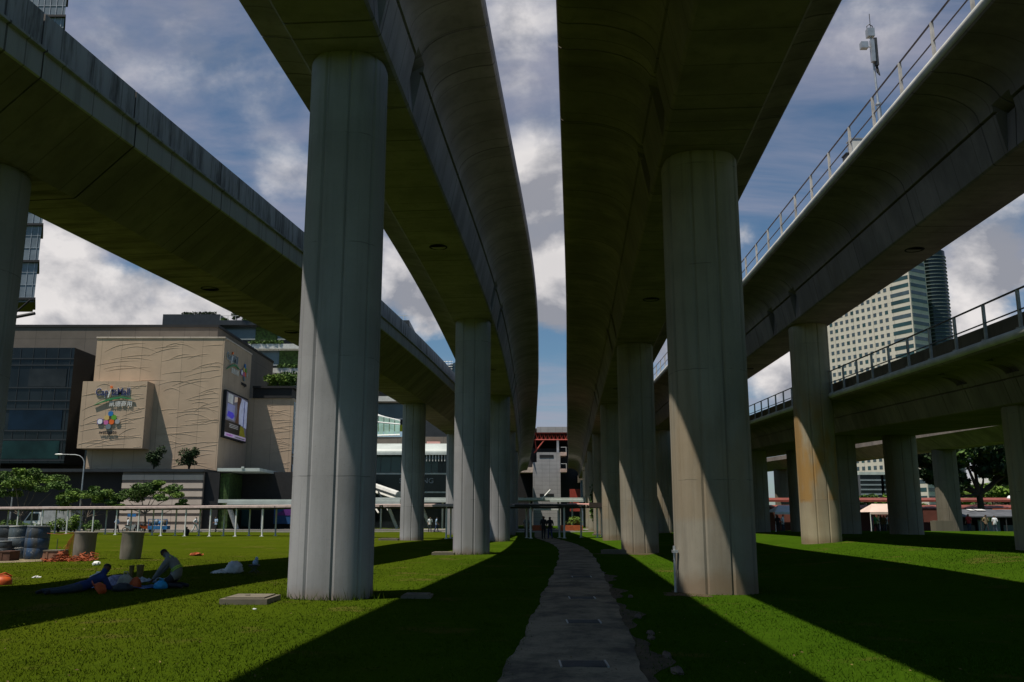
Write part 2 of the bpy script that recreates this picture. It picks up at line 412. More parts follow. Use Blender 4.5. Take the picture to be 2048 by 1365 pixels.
def deck_seg(name, path, y0, y1, prof, m, parent, head=False, notch=True):
    n = max(2, int(math.ceil((y1-y0)/.9))); mb = MB(); L = [0]
    for a,b in zip(prof, prof[1:]+prof[:1]): L.append(L[-1]+math.hypot(b[0]-a[0], b[1]-a[1]))
    ys = [y0+(y1-y0)*i/n for i in range(n+1)]
    if notch: ys = sorted(set(ys + ([y0+.42, y0+.421] if True else []) + [y1-.42, y1-.421]))
    k = len(prof); uvr = []; d = y0
    for i,y in enumerate(ys):
        x,z = path(y); x2,_ = path(y+.05); tx,ty = x2-x,.05; q = math.hypot(tx,ty); nx,ny = ty/q,-tx/q
        pr = notched(prof) if notch and (y < y0+.4205 or y > y1-.4205) else prof
        for a,b in pr: mb.v.append((x+nx*a, y+ny*a, z+b))
    uv = []
    for i in range(len(ys)-1):
        for j in range(k):
            j2 = (j+1)%k; mb.f.append((i*k+j, i*k+j2, (i+1)*k+j2, (i+1)*k+j)); mb.m.append(0)
            uv += [(ys[i],L[j]),(ys[i],L[j+1]),(ys[i+1],L[j+1]),(ys[i+1],L[j])]
    mb.f.append(tuple(range(k-1,-1,-1))); mb.m.append(0); uv += [(y0,0)]*k
    mb.f.append(tuple((len(ys)-1)*k+j for j in range(k))); mb.m.append(0); uv += [(y1,0)]*k
    me = bpy.data.meshes.new(name); me.from_pydata(mb.v,[],mb.f); me.materials.append(m)
    ul = me.uv_layers.new(name='UVMap'); ul.data.foreach_set('uv', [c for p_ in uv for c in p_])
    me.polygons.foreach_set('use_smooth',[True]*len(mb.f)); me.set_sharp_from_angle(angle=R(28)); fixn(me)
    return obj(name, me, m, parent, norm=False)
def viaduct(label, pts, pier_ys, prof, m, y0, y1, heads=1.9, notch=True):
    path = hermite(pts); x,z = path(20)
    root = thing('viaduct', label, 'viaduct', (x,20,0))
    cur = y0
    for py in pier_ys:
        if py-heads > cur+.1: deck_seg('girder_span', path, cur, py-heads-.025, prof, m, root, notch=notch)
        if py+heads > y0: deck_seg('pier_head', path, max(py-heads,y0)+.025, py+heads-.025, prof, m, root, notch=notch); cur = py+heads+.025
    if cur < y1: deck_seg('girder_span', path, cur, y1, prof, m, root, notch=notch)
    return root, path
PIER_XY = []
def pier(x, y, ztop, label, m, r=.86, group=None, pipe=False):
    zb = ground_z(x,y)-.25; PIER_XY.append((x,y)); mb = MB(); n = 120; gs = 10; off = random.uniform(0,.3)
    ring = []
    for k in range(n):
        a = 2*math.pi*k/n; c,s = math.cos(a),math.sin(a); q = r/((abs(c)**2.5+abs(s)**2.5)**(1/2.5))
        g = ((a+off)*gs/(2*math.pi))%1; q -= .035 if (g < .085) else 0
        ring.append((q*c,q*s))
    zs = [zb, (zb+ztop)*.33, (zb+ztop)*.66, ztop-.3, ztop-.08, ztop+.02]
    for i,z in enumerate(zs):
        w = 1.0 if i < 4 else (1.0 if i == 4 else .95)
        mb.v += [(x+w*a, y+w*b, z) for a,b in ring]
    for i in range(len(zs)-1):
        for k in range(n): k2=(k+1)%n; mb.f.append((i*n+k,i*n+k2,(i+1)*n+k2,(i+1)*n+k)); mb.m.append(0)
    mb.f.append(tuple((len(zs)-1)*n+k for k in range(n))); mb.m.append(0)
    t = thing('viaduct_pier', label, 'pier', (x,y,ground_z(x,y)), group)
    obj('column', mb, m, t, 30)
    if pipe:
        mb = MB(); mb.tube([(x-r-.07,y-.25,zb),(x-r-.07,y-.25,zb+1.25)], .032, 8); mb.box(x-r-.12,x-r,y-.32,y-.18,zb+1.1,zb+1.16); obj('drain_pipe', mb, M['steel'], t)
    return t

# A: the viaduct on the west of the path
A_P = [(-5.2,-8,11.9),(-4.4,8,11.8),(-3.7,18.8,11.7),(-1.86,41.8,10.85),(-.98,64.8,10.35),(-.48,88,9.95),(-.1,111,9.7),(.15,150,9.5),(.3,192,9.5)]
rootA, pA = viaduct('tall concrete viaduct passing overhead just west of the path on grey grooved piers', A_P, [-4.2,18.8,41.8,64.8,87.8,110.8,133.8,156.8], curved_profile(True), M['deck_cool'], -9, 191)
GA = 'piers of the viaduct west of the path'
LA = ['widest grey pier, grooved, with a square slab at its foot in the west lawn','second pier of the viaduct west of the path, half sunlit, small slab at its foot',
      'third pier of the viaduct west of the path, partly behind the half sunlit second pier','fourth pier of the viaduct west of the path, a thin strip beyond the third pier']
for y, lb in zip((18.8,41.8,64.8,87.8), LA): x,z = pA(y); pier(x, y, z, lb, M['conc_cool'], .84, GA)
for y in (110.8,133.8,156.8): x,z = pA(y); pier(x, y, z, 'far pale pier in the row running up to the station west of the path', M['conc_cool'], .85, GA)
# B: the viaduct east of the path
B_P = [(2.6,-8,10.2),(3.75,9,10.1),(4.55,20.5,10.1),(6.1,43.5,10.0),(7.5,66.5,9.95),(8.9,89,9.9),(10.3,112,9.9),(12.8,150,9.9),(15.2,192,9.9)]
rootB, pB = viaduct('dark low viaduct passing overhead just east of the path on warm stained piers', B_P, [-2.5,20.5,43.5,66.5,89.5,112.5,135.5,158.5], shifted(curved_profile(False),1.2,.79), M['deck_warm'], -9, 191)
GB = 'piers of the viaduct east of the path'
LB = ['broad brown pier with a thin white pipe at its foot, east of the path','second pier along the east side of the path, half sunlit, earth at its foot',
      'third pier along the east side of the path, sunlit on its lower half','fourth pier along the east side of the path, narrow and partly lit','fifth narrow pier along the east side of the path, by the pink walkway roof end']
for i,(y, lb) in enumerate(zip((20.5,43.5,66.5,89.5,112.5), LB)): x,z = pB(y); pier(x, y, z, lb, M['conc_warm'], .88, GB, pipe=(i==0))
for y in (135.5,158.5): x,z = pB(y); pier(x, y, z, 'far small pier in the row running up to the station east of the path', M['conc_warm'], .86, GB)
# L: the viaduct at the far west with solid parapets
L_P = [(-16.3,-8,9.9),(-14.4,8,9.9),(-12.8,20.6,9.9),(-9.75,43,10.0),(-7.35,66.4,10.0),(-5.7,89.5,9.9),(-4.6,112,9.8),(-3.9,150,9.6),(-3.6,192,9.5)]
rootL, pL = viaduct('westernmost viaduct with a stained solid concrete parapet and sloping sides', L_P, [-2.4,20.6,43.6,66.6,89.6,112.6,135.6,158.6], box_profile('L'), M['deck_left'], -9, 191, notch=False)
GL = 'piers of the westernmost viaduct'
for y, lb in ((20.6,'dark pier cut by the west edge of the photo beside the blue drums'),(43.6,'pier of the westernmost viaduct standing behind the widest grey pier'),
              (66.6,'smooth grey pier under the westernmost viaduct in front of the glass mall'),(89.6,'pale pier of the westernmost viaduct just beside the half sunlit second pier')):
    x,z = pL(y); pier(x, y, z, lb, M['conc_cool'], .86, GL)
# dark bearing recesses and holes along the parapet side of L
for y in (17.2,24.0,31,38.5,55,60,63,70):
    x,z = pL(y); mb = MB(); mb.ball((x+2.53,y,z+1.6),(.03,.06,.06)); obj('drain_hole', mb, M['gap'], rootL)
# C: the railed viaduct to the east
C_P = [(13.0,-8,11.0),(13.35,4,10.95),(13.85,20,10.9),(14.4,42.4,10.75),(14.62,65.4,10.45),(14.85,88.4,10.1),(16.3,111,9.9),(19,150,9.9),(21.6,192,9.9)]
rootC, pC = viaduct('railed viaduct curving in from the upper east corner with a pale rounded rim', C_P, [-3,19.4,42.4,65.4,88.4,111.4,134.4], curved_profile(False), M['deck_warm'], -9, 150)
GC = 'piers of the railed viaduct'
for y, lb, m in ((42.4,'tall pier with an orange ochre stain and a sunlit wedge, in the east lawn',M['conc_ochre']),(65.4,'pier of the railed viaduct hidden behind the broad brown pier',M['conc_warm']),
              (88.4,'shaded pier with one thin slash of sunlight, between two nearer piers east of the path',M['conc_warm'])):
    x,z = pC(y); pier(x, y, z, lb, m, .87, GC)
# D: the low double viaduct climbing towards the station
D_P = [(15.9,0,3.7),(17.7,20,4.75),(18.5,28.5,5.15),(20.55,51,6.25),(21.95,73.5,7.05),(23.4,97,7.8),(25.3,130,8.8),(27.5,165,9.6)]
rootD, pD = viaduct('low wide railed viaduct climbing away on paired dark piers at the east', D_P, [28.5,51.5,74.5,97.5,120.5], curved_profile(False, 2.72, .66), M['deck_warm'], 3, 150)
GD = 'paired piers of the low wide viaduct'
for y, la, lb in ((28.5,'dark pier cut by the east edge of the photo',None),(51.5,'dark pier of the wide viaduct with a sunlit triangle, just behind the ochre stained pier','broad very dark pier in front of the market tents'),
                  (74.5,'very dark narrow pier beside the broad brown pier, under the wide viaduct','dark pier behind the pale far pier under the low wide viaduct'),
                  (97.5,'hidden far pier of the low wide viaduct, inner row','hidden far pier of the low wide viaduct, outer row')):
    x,z = pD(y)
    pier(x-1.75, y, z, la, M['conc_warm'], .86, GD)
    if lb: pier(x+1.75, y, z, lb, M['conc_warm'], .86, GD)
# E: the farthest viaduct
E_P = [(40.5,20,6.9),(39.3,57,7.3),(38.6,80,7.6),(38.1,103,7.9),(37.7,126,8.3),(37,160,8.9)]
rootE, pE = viaduct('farthest east viaduct with a sunlit plain parapet band', E_P, [34,57,80,103,126,149], box_profile('E'), M['deck_warm'], 25, 160, notch=False)
GE = 'piers of the farthest east viaduct'
for y, lb in ((80,'pale pier with a curved sunlit face beside the big dark tree'),(103,'pier of the farthest east viaduct hidden behind nearer piers'),(126,'small pale grey pier with a strip of sky beside it, far under the eastern viaducts'),(57,'pier of the farthest east viaduct beyond the picture edge')):
    x,z = pE(y)
    if y != 57: pier(x, y, z, lb, M['slab'], .95, GE)
# pale rim caps and railings on C and D
def railing(root, path, side, off, ztop, y0, y1, step, hgt=1.05, inner=True):
    def pt(y, o, z):
        x,zz = path(y); x2,_ = path(y+.05); q = math.hypot(x2-x,.05); return (x+side*o*.05/q, y-side*o*(x2-x)/q, zz+z)
    ys = [y0+.8*i for i in range(int((y1-y0)/.8)+1)]
    mb = MB(); mb.tube([pt(y,off+.0,ztop-.13) for y in ys], .135, 10); obj('rim_cap', mb, M['rim'], root, 40)
    mb = MB(); mb.tube([pt(y,off-.05,ztop+hgt) for y in ys], .029, 6); obj('handrail', mb, M['rail'], root, 40)
    mb = MB(); mb.tube([pt(y,off-.05,ztop+hgt*.48) for y in ys], .022, 6); obj('mid_rail', mb, M['rail'], root, 40)
    y = y0+.5
    while y < y1:
        mb = MB(); a,b,c = pt(y,off-.05,ztop-.02), pt(y,off-.05,ztop+hgt), pt(y,off-.05,ztop+.02)
        mb.box(a[0]-.036,a[0]+.036,a[1]-.04,a[1]+.04,a[2],b[2]); mb.box(a[0]-.09,a[0]+.09,a[1]-.1,a[1]+.1,a[2],a[2]+.06)
        obj('railing_post', mb, M['railpost'], root); y += step
railing(rootC, pC, -1, 2.93, 2.42, 6, 138, 2.1)
railing(rootD, pD, -1, 4.68, 1.6, 5, 138, 2.1)
# low stained upstand wall inside D
mb = MB(); ys=[8+1.0*i for i in range(130)]
for a,b in zip(ys,ys[1:]):
    xa,za=pD(a); xb,zb=pD(b)
    mb.add([(xa-4.1,a,za+1.5),(xa-3.95,a,za+1.5),(xa-3.95,a,za+2.2),(xa-4.1,a,za+2.2),(xb-4.1,b,zb+1.5),(xb-3.95,b,zb+1.5),(xb-3.95,b,zb+2.2),(xb-4.1,b,zb+2.2)],[(0,1,5,4),(1,2,6,5),(2,3,7,6),(3,0,4,7)])
obj('upstand_wall', mb, concrete('upstand_concrete',(.17,.14,.1),stain=(.05,.04,.03),stain_amt=.7), rootD, norm=False)
# small lips on the rim of B seen against the sky
x,z = pB(15.6); mb = MB(); mb.box(x+2.56,x+2.69,13.6,17.4,z+2.15,z+2.42); obj('rim_lip', mb, M['deck_warm'], rootB)

# slabs at pier feet
def slab(x, y, w, d, h, label, rz=0):
    z = ground_z(x,y); t = thing('inspection_slab', label, 'slab', (x,y,z), 'concrete slabs at pier feet')
    mb = MB(); mb.box(x-w,x+w,y-d,y+d,z-.1,z+h); obj('chamber', mb, M['slab'], t)
    mb = MB(); mb.box(x-w*.82,x+w*.82,y-d*.8,y+d*.8,z+h,z+h+.025); mb.box(x-.1,x-.02,y-.03,y+.03,z+h+.025,z+h+.04); obj('lid', mb, M['slab'], t)
slab(-4.95,17.5,.44,.5,.09,'square raised slab at the west foot of the widest grey pier')
slab(-1.95,19.0,.3,.35,.05,'low flat slab in the shade just east of the widest grey pier')
slab(-3.1,41.3,.5,.4,.1,'pale flat slab at the west foot of the half sunlit second pier')
slab(4.7,42.3,.55,.4,.16,'earthy slab at the foot of the second pier east of the path')
slab(-8.9,65.9,.7,.5,.12,'thin slab in front of the smooth grey pier under the westernmost viaduct')
slab(36.9,78,.75,.5,1.0,'pink beige block stepped beside the pale pier near the market')
slab(8.6,88,.8,.5,.12,'flat slab near the fourth pier east of the path')
grass()

# ------------------------------------------------------------------ kit on the railed viaduct
bx, by = 14.75, 33.0; bz = pC(by)[1]+2.4
t = thing('antenna_mast', 'tall slim antenna mast with boxes near its top, standing on the railed viaduct', 'mast', (bx,by,bz))
mb = MB(); mb.tube([(bx,by,bz),(bx-.12,by,bz+4.6)], .085, 10); obj('lower_pole', mb, M['steel'], t, 40)
mb = MB(); mb.tube([(bx-.13,by,bz+4.6),(bx-.2,by,bz+7.6)], .045, 8); mb.lathe([(.12,0),(.12,.07)], (bx-.12,by,bz+4.55), 10); obj('upper_pole', mb, M['steel'], t, 40)
mb = MB(); mb.box(bx-.30,bx-.16,by-.22,by-.05,bz+6.35,bz+7.3); obj('panel_antenna', mb, M['steel'], t)
mb = MB(); mb.box(bx-.15,bx-.03,by-.18,by-.04,bz+6.2,bz+7.4); obj('radio_unit', mb, M['steel_dk'], t)
mb = MB(); mb.box(bx-.36,bx-.08,by-.15,by+.1,bz+7.5,bz+7.85); obj('top_box', mb, M['steel'], t)
mb = MB(); mb.box(bx-.68,bx-.40,by-.2,by+.02,bz+6.95,bz+7.22); mb.tube([(bx-.4,by,bz+7.08),(bx-.2,by,bz+7.08)],.025,6); obj('side_dish', mb, M['steel'], t)
mb = MB(); mb.tube([(bx-.18,by,bz+7.8),(bx-.18,by,bz+8.55)], .014, 6); obj('whip_aerial', mb, M['steel_dk'], t)
mb = MB(); mb.tube([(bx-.34,by,bz+7.8),(bx-.32,by,bz+8.0),(bx-.22,by,bz+8.08),(bx-.1,by,bz+8.0),(bx-.1,by,bz+7.8)], .02, 6); obj('hoop', mb, M['steel_dk'], t)
for k in range(3): mb = MB(); mb.tube([(bx-.14+.03*k,by-.1,bz+6.25),(bx-.15+.06*k,by-.16,bz+5.9-.08*k),(bx-.05,by-.08,bz+5.85),(bx-.12,by-.05,bz+6.1)], .018, 6); obj('cable', mb, M['black'], t)
def cabinet(px,py0,py1,Y,w,label,m,rim):
    x,_,z1 = P(px,py0,Y); z0 = pC(Y)[1]+2.4
    t = thing('signal_cabinet', label, 'cabinet', (x,Y,z0)); mb = MB(); mb.box(x-w,x+w,Y-.2,Y+.2,z0+.4,z1); mb.box(x-w-.03,x+w+.03,Y-.23,Y+.23,z1,z1+.04); obj('box', mb, m, t)
    mb = MB(); mb.box(x-w*.6,x-w*.4,Y-.05,Y+.05,z0,z0+.4); mb.box(x+w*.4,x+w*.6,Y-.05,Y+.05,z0,z0+.4); obj('leg', mb, M['steel_dk'], t)
    mb = MB(); mb.box(x-w*.85,x+w*.85,Y-.213,Y-.2,z0+.48,z1-.08); mb.box(x+w*.6,x+w*.7,Y-.24,Y-.213,(z0+z1)/2+.1,(z0+z1)/2+.3); obj('door', mb, rim, t)
cabinet(1712,283,0,31.2,.26,'grey signal cabinet behind the handrail of the railed viaduct',M['steel'],M['offwhite'])
cabinet(1696,312,0,30.9,.13,'small dark cabinet beside the grey signal cabinet on the viaduct',M['steel_dk'],M['steel_dk'])
x,_,z = P(1905,95,22.6); t = thing('loudspeaker', 'round dark loudspeaker behind the handrail high on the railed viaduct', 'loudspeaker', (x,22.6,pC(22.6)[1]+2.4))
mb = MB(); mb.lathe([(.05,-.16),(.12,-.1),(.2,.06),(.22,.1),(.16,.12)], (x,22.6,z), 16); obj('horn', mb, M['steel_dk'], t, 40)
mb = MB(); mb.tube([(x+.06,22.6,pC(22.6)[1]+2.4),(x+.06,22.6,z-.1)], .035, 6); mb.tube([(x-.04,22.6,pC(22.6)[1]+2.4),(x-.04,22.6,z-.1)], .035, 6); obj('bracket', mb, M['steel_dk'], t)

# fallen leaves scattered on lawn and path; round marks under the decks
rg = random.Random(15); mb = MB()
for k in range(420):
    y = 8*math.exp(rg.random()*1.5); x = rg.uniform(-.62*y-1,.62*y+1); z = ground_z(x,y)+.035; s = rg.uniform(.009,.022); a = rg.uniform(0,6.28); c_,s_ = math.cos(a)*s,math.sin(a)*s
    mb.quad((x-c_,y-s_,z),(x+s_*.5,y-c_*.5,z+.01),(x+c_,y+s_,z+rg.uniform(0,.02)),(x-s_*.5,y+c_*.5,z),rg.choice((0,0,1)))
o = obj('fallen_leaves', mb, [mat('dead_leaf',(.09,.05,.02),.8,.4,5),mat('yellow_leaf',(.13,.10,.025),.8,.3,5)], norm=False); o['kind'] = 'stuff'; o['label'] = 'dry fallen leaves scattered over the lawn and path'
for root,path,ys_ in ((rootA,pA,(31,54)),(rootB,pB,(34,58)),(rootL,pL,(32,40)),(rootC,pC,(30,54))):
    for y in ys_:
        x,z = path(y); mb = MB(); mb.lathe([(.27,0),(.27,-.012),(.33,-.012),(.33,0)],(x,y,z),28); obj('soffit_ring', mb, M['gap'], root)

# ------------------------------------------------------------------ buildings
def stone_panel(name, c, bw, bh, joint=.03, var=.1, dark=.45):
    m, t, b = nt(name); p = pos(t); b.inputs['Roughness'].default_value = .85; b.inputs['Specular IOR Level'].default_value = .2
    s = t.nodes.new('ShaderNodeSeparateXYZ'); t.links.new(p, s.inputs[0]); h = math_(t,'ADD', s.outputs[0], s.outputs[1])
    def line(x, step): fr = math_(t,'FRACT', math_(t,'MULTIPLY', x, 1/step)); return math_(t,'LESS_THAN', fr, joint/step)
    ln = math_(t,'MAXIMUM', line(h, bw), line(s.outputs[2], bh))
    n = ramp(t, noise(t, p, .5, 4), .3, .7)
    wn = t.nodes.new('ShaderNodeTexWhiteNoise'); wn.noise_dimensions = '2D'
    cm = t.nodes.new('ShaderNodeCombineXYZ'); t.links.new(math_(t,'FLOOR', math_(t,'MULTIPLY', h, 1/bw)), cm.inputs[0]); t.links.new(math_(t,'FLOOR', math_(t,'MULTIPLY', s.outputs[2], 1/bh)), cm.inputs[1])
    t.links.new(cm.outputs[0], wn.inputs['Vector'])
    col = mix(t, n, tuple(x*(1-var) for x in c), tuple(x*(1+var) for x in c))
    col = mix(t, math_(t,'MULTIPLY', wn.outputs['Value'], .16), col, tuple(x*.6 for x in c))
    col = mix(t, math_(t,'MULTIPLY', ln, 1-dark), col, (.03,.03,.03)); t.links.new(col, b.inputs['Base Color']); return m
M['beige'] = stone_panel('beige_stone', (.46,.348,.25), 3.0, 30, .05, .06)
M['beige_dk'] = mat('beige_relief_edge', (.30,.22,.135), .9)
M['greybrown'] = stone_panel('grey_brown_cladding', (.145,.125,.105), 4.0, 6.0, .06, .08)
M['striped'] = stone_panel('pale_stone', (.52,.44,.37), 4.1, 30, .07)
M['stripe_dk'] = stone_panel('brown_stone', (.19,.16,.14), 4.1, 30, .07)
M['dkclad'] = mat('dark_cladding', (.014,.014,.015), .6, .2, .6)
M['greytile'] = stone_panel('grey_tile', (.34,.33,.33), 1.6, .85, .05, .08)
M['red'] = mat('red_steel', (.32,.045,.03), .6, .2, .5)
M['redroof'] = mat('red_roof_sheet', (.19,.05,.035), .7, .25, .8)
M['pink'] = mat('pink_roof_sheet', (.62,.33,.29), .6, .1, .6)
M['canopy'] = mat('canopy_panel', (.46,.5,.47), .4, .1, .5)
M['canopy_grn'] = mat('green_glass_canopy', (.16,.26,.22), .25, .25, .4)
M['leafy_wall'] = mat('green_wall', (.03,.06,.015), .9, .6, 2.5)
M['leaf_lt'] = mat('leaf_light', (.11,.18,.022), .75, .4, 1.2); M['leaf_dk'] = mat('leaf_dark', (.02,.042,.01), .75, .4, 1.2)
M['leaf_md'] = mat('leaf_mid', (.065,.12,.02), .75, .4, 1.0); M['bark'] = mat('bark', (.13,.105,.08), .9, .3, 4)
M['bark_dk'] = mat('bark_dark', (.03,.025,.02), .9, .3, 4)

def leaves(mb, rg, c, r, n, size, m=0, flat=.6):
    c = Vector(c)
    for _ in range(n):
        while True:
            q = Vector((rg.uniform(-1,1),rg.uniform(-1,1),rg.uniform(-1,1)))
            if .25 < q.length < 1: break
        p = c + Vector((q.x*r[0], q.y*r[1], q.z*r[2])); s = size*rg.uniform(.5,1.25)
        u = Vector((rg.gauss(0,1),rg.gauss(0,1),rg.gauss(0,flat))).normalized(); v = u.cross(Vector((rg.gauss(0,1),rg.gauss(0,1),rg.gauss(0,1)))).normalized()
        mb.add([p-u*s, p+v*s*.45, p+u*s*.9, p-v*s*.5], [(0,1,2,3)], m)
def shrub(label, x, y, z, r, h, n, size, m, name='shrub', cat='shrub', group=None, seed=1):
    rg = random.Random(seed); t = thing(name, label, cat, (x,y,z), group); mb = MB()
    for k in range(9):
        a = rg.uniform(0,6.28); q = rg.uniform(0,.6)*r
        leaves(mb, rg, (x+q*math.cos(a), y+q*math.sin(a), z+h*rg.uniform(.3,.85)), (r*rg.uniform(.3,.6),)*2+(h*rg.uniform(.14,.3),), n//9, size)
    obj('foliage', mb, m, t, norm=False)
    mb = MB()
    for k in range(4): a = rg.uniform(0,6.28); mb.tube([(x,y,z-.1),(x+.3*r*math.cos(a),y+.3*r*math.sin(a),z+h*.6)], .04*r+.01, 5)
    obj('stem', mb, M['bark_dk'], t); return t
def tree(label, x, y, h, crown, n, size, m, seed=1, bark='bark', group=None, trunk_r=.16, fork=.35, name='tree', z0=None):
    rg = random.Random(seed); z = ground_z(x,y) if z0 is None else z0; t = thing(name, label, 'tree', (x,y,z), group)
    tr = MB(); cr = MB(); top = Vector((x+rg.uniform(-.2,.2), y, z+h*fork)); tr.tube([(x,y,z-.2),(x+.05,y,z+h*fork*.5),top], [trunk_r*1.25,trunk_r,trunk_r*.8], 8)
    for (dx,dy,dz,rx,rz) in crown:
        e = Vector((x+dx,y+dy,z+dz)); mid = top.lerp(e,.55)+Vector((0,0,-.1*h*rg.random())); tr.tube([top,mid,e-Vector((0,0,rz*.2))], [trunk_r*.55,trunk_r*.32,trunk_r*.12], 6)
        k = max(4, int(rx*3))
        for j in range(k):                        # sub-clumps leave gaps between them
            a = rg.uniform(0,6.28); q = rx*math.sqrt(rg.random())*.85; c = (e.x+q*math.cos(a), e.y+q*math.sin(a)*.9, e.z+rz*rg.uniform(-.5,.6))
            leaves(cr, rg, c, (rx*.42,rx*.42,rz*.38), int(1.6*n)//(len(crown)*k), size, 0 if rg.random() < .75 else 1)
    obj('trunk', tr, M[bark], t, 50); obj('crown', cr, [m[0],m[1]], t, norm=False); return t

# --- text helper
def text_mb(s, size, ext=.05, offset=0.0):
    cu = bpy.data.curves.new('t','FONT'); cu.body = s; cu.size = size; cu.extrude = ext; cu.offset = offset; cu.align_x = 'LEFT'; cu.resolution_u = 3
    o = bpy.data.objects.new('t', cu); COL.objects.link(o); bpy.context.view_layer.update()
    me = o.evaluated_get(bpy.context.evaluated_depsgraph_get()).to_mesh()
    mb = MB(); mb.v = [tuple(v.co) for v in me.vertices]; mb.f = [tuple(p.vertices) for p in me.polygons]; mb.m = [0]*len(mb.f)
    o.to_mesh_clear(); bpy.data.objects.remove(o); bpy.data.curves.remove(cu); return mb
def fit(mb, x0, x1, y0, y1):
    ax = [v[0] for v in mb.v]; ay = [v[1] for v in mb.v]; a,b,c,d = min(ax),max(ax),min(ay),max(ay)
    mb.v = [((v[0]-a)/(b-a)*(x1-x0)+x0, (v[1]-c)/(d-c)*(y1-y0)+y0, v[2]) for v in mb.v]; return mb
def place(mb, o, u, n):                            # local (x right, y up, z out) -> world
    o,u,n = Vector(o),Vector(u),Vector(n); mb.v = [tuple(o+u*v[0]+Vector((0,0,1))*v[1]+n*v[2]) for v in mb.v]; return mb
def disc(mb, cx, cy, r, z0, z1, n=24, sq=2.0):
    pts = []
    for k in range(n):
        a = 2*math.pi*k/n; c,s = math.cos(a),math.sin(a); q = r/((abs(c)**sq+abs(s)**sq)**(1/sq)); pts.append((cx+q*c, cy+q*s))
    return mb.prism(pts, (0,0,z0), (1,0,0), (0,1,0), (0,0,z1-z0))

# ============ mall
mall = thing('mall_building', 'beige and dark glass shopping mall with a sign box, beyond the lawn to the west', 'building', (-55,134,0))
YB, YS = 130.0, 127.4
bx0, bx1 = PX(195,676,YB), PX(450,676,YB); bz0, bz1 = PZ(943,YB), PZ(677,YB)
mb = MB(); mb.box(bx0,bx1,YB,143.9,bz0,bz1); obj('beige_block', mb, M['beige'], mall)
mb = MB(); mb.box(bx0-.1,bx1+.1,YB-.1,143.95,bz1,bz1+.22); obj('parapet_cap', mb, M['striped'], mall)
sx0, sx1 = PX(166,764,YS), PX(295,764,YS); sz0, sz1 = PZ(897,YS), PZ(763,YS)
mb = MB(); mb.box(sx0,sx1,YS,YB-.01,sz0,sz1); obj('sign_box', mb, M['beige'], mall)
cx0, cx1 = bx1+.3, PX(588,800,144); cz0, cz1 = PZ(945,144), PZ(797,144)
mb = MB(); mb.box(cx0-2,cx1,144,158,cz0,cz1); obj('low_beige_block', mb, M['beige'], mall)
mb = MB(); mb.box(cx0+.3,cx1-.3,143.7,159,cz1+.01,cz1+1.6); mb.box(cx0+.3,cx1+.1,143.4,159,cz1+1.6,cz1+1.95); obj('roof_planter', mb, M['dkclad'], mall)
# carved relief: shallow curved ledges across the stone
def relief(x0,x1,y,z0,z1,n,seed,skip=None):
    rg = random.Random(seed); mb = MB()
    for i in range(n):
        row = i/n; z = z0+(z1-z0)*((row*7.3+rg.random()*.12)%1); L = rg.uniform(2.2,7.5); x = rg.uniform(x0-1,x1-1.5); kind = rg.random(); amp = rg.uniform(.25,1.25)
        pts = []
        for k in range(13):
            s = k/12; X = x+L*s; Z = z+amp*(1-(1-s)**2.2) if kind < .72 else z+amp*math.sin(math.pi*(.15+.85*s))
            if x0+.05 < X < x1-.05 and z0+.1 < Z < z1-.1 and not (skip and skip(X,Z)): pts.append((X,Z,.085*math.sin(math.pi*min(1,max(.12,s)))+.02))
            elif len(pts) > 2: break
            else: pts = []
        for (xa,za,ta),(xb,zb,tb) in zip(pts,pts[1:]):
            pa,pb = .008+.2*ta,.008+.2*tb; mb.add([(xa,y,za),(xa,y-pa,za),(xa,y-pa,za+.035),(xa,y,za+.05),(xb,y,zb),(xb,y-pb,zb),(xb,y-pb,zb+.035),(xb,y,zb+.05)],[(0,4,5,1),(1,5,6,2),(2,6,7,3)])
    return mb
insign = lambda X,Z: sx0-.2 < X < sx1+.1 and sz0 < Z < sz1
obj('wave_pattern', relief(bx0,bx1,YB,bz0,bz1,88,4,insign), M['beige'], mall, norm=False)
obj('wave_pattern', relief(sx0,sx1,YS,sz0,sz1,42,9), M['beige'], mall, norm=False)
obj('wave_pattern', relief(cx0,cx1,144,cz0,cz1,36,14), M['beige'], mall, norm=False)
# dark rear volume
wz = PZ(655,141); wx1 = PX(436,655,141); mb = MB(); mb.box(-125,wx1,141,175,0,wz); obj('rear_wall', mb, M['greybrown'], mall)
mb = MB(); mb.box(-125,wx1+.15,140.85,175,wz,wz+.4); obj('rear_coping', mb, M['dkclad'], mall)
# dark curtain wall
gx1 = PX(150,697,133); gz = PZ(696,133); mb = MB(); mb.box(-125,gx1,133,140.9,9.6,gz); obj('curtain_wall', mb, M['glass_dk'], mall)
mb = MB()
for py in (718,731,776,802,819,862,880,921): z = PZ(py,133); mb.box(-125,gx1+.05,132.88,132.995,z-.09,z+.09)
obj('floor_band', mb, M['mullion'], mall)
mb = MB(); x = -124
while x < gx1: mb.box(x-.04,x+.04,132.93,132.99,9.7,gz-.1); x += 1.9
obj('glazing_bar', mb, M['mullion'], mall)
for py0,py1,px0,px1,mm in ((820,860,20,126,'blue_pane'),(882,918,4,120,'teal_pane'),(738,774,60,135,'grey_pane')):
    mb = MB(); mb.box(PX(px0,py0,133),PX(px1,py0,133),132.9,132.97,PZ(py1,133),PZ(py0,133)); obj('glass_panel', mb, M.setdefault(mm, mat(mm, {'blue_pane':(.004,.012,.026),'teal_pane':(.008,.03,.03),'grey_pane':(.022,.025,.027)}[mm], .2, .4, .3, 0, .25)), mall)
mb = MB(); mb.box(sx0-.5,sx1+1,131,132.8,9.2,sz0-.02); obj('recess_glass', mb, M['glass_dk'], mall)
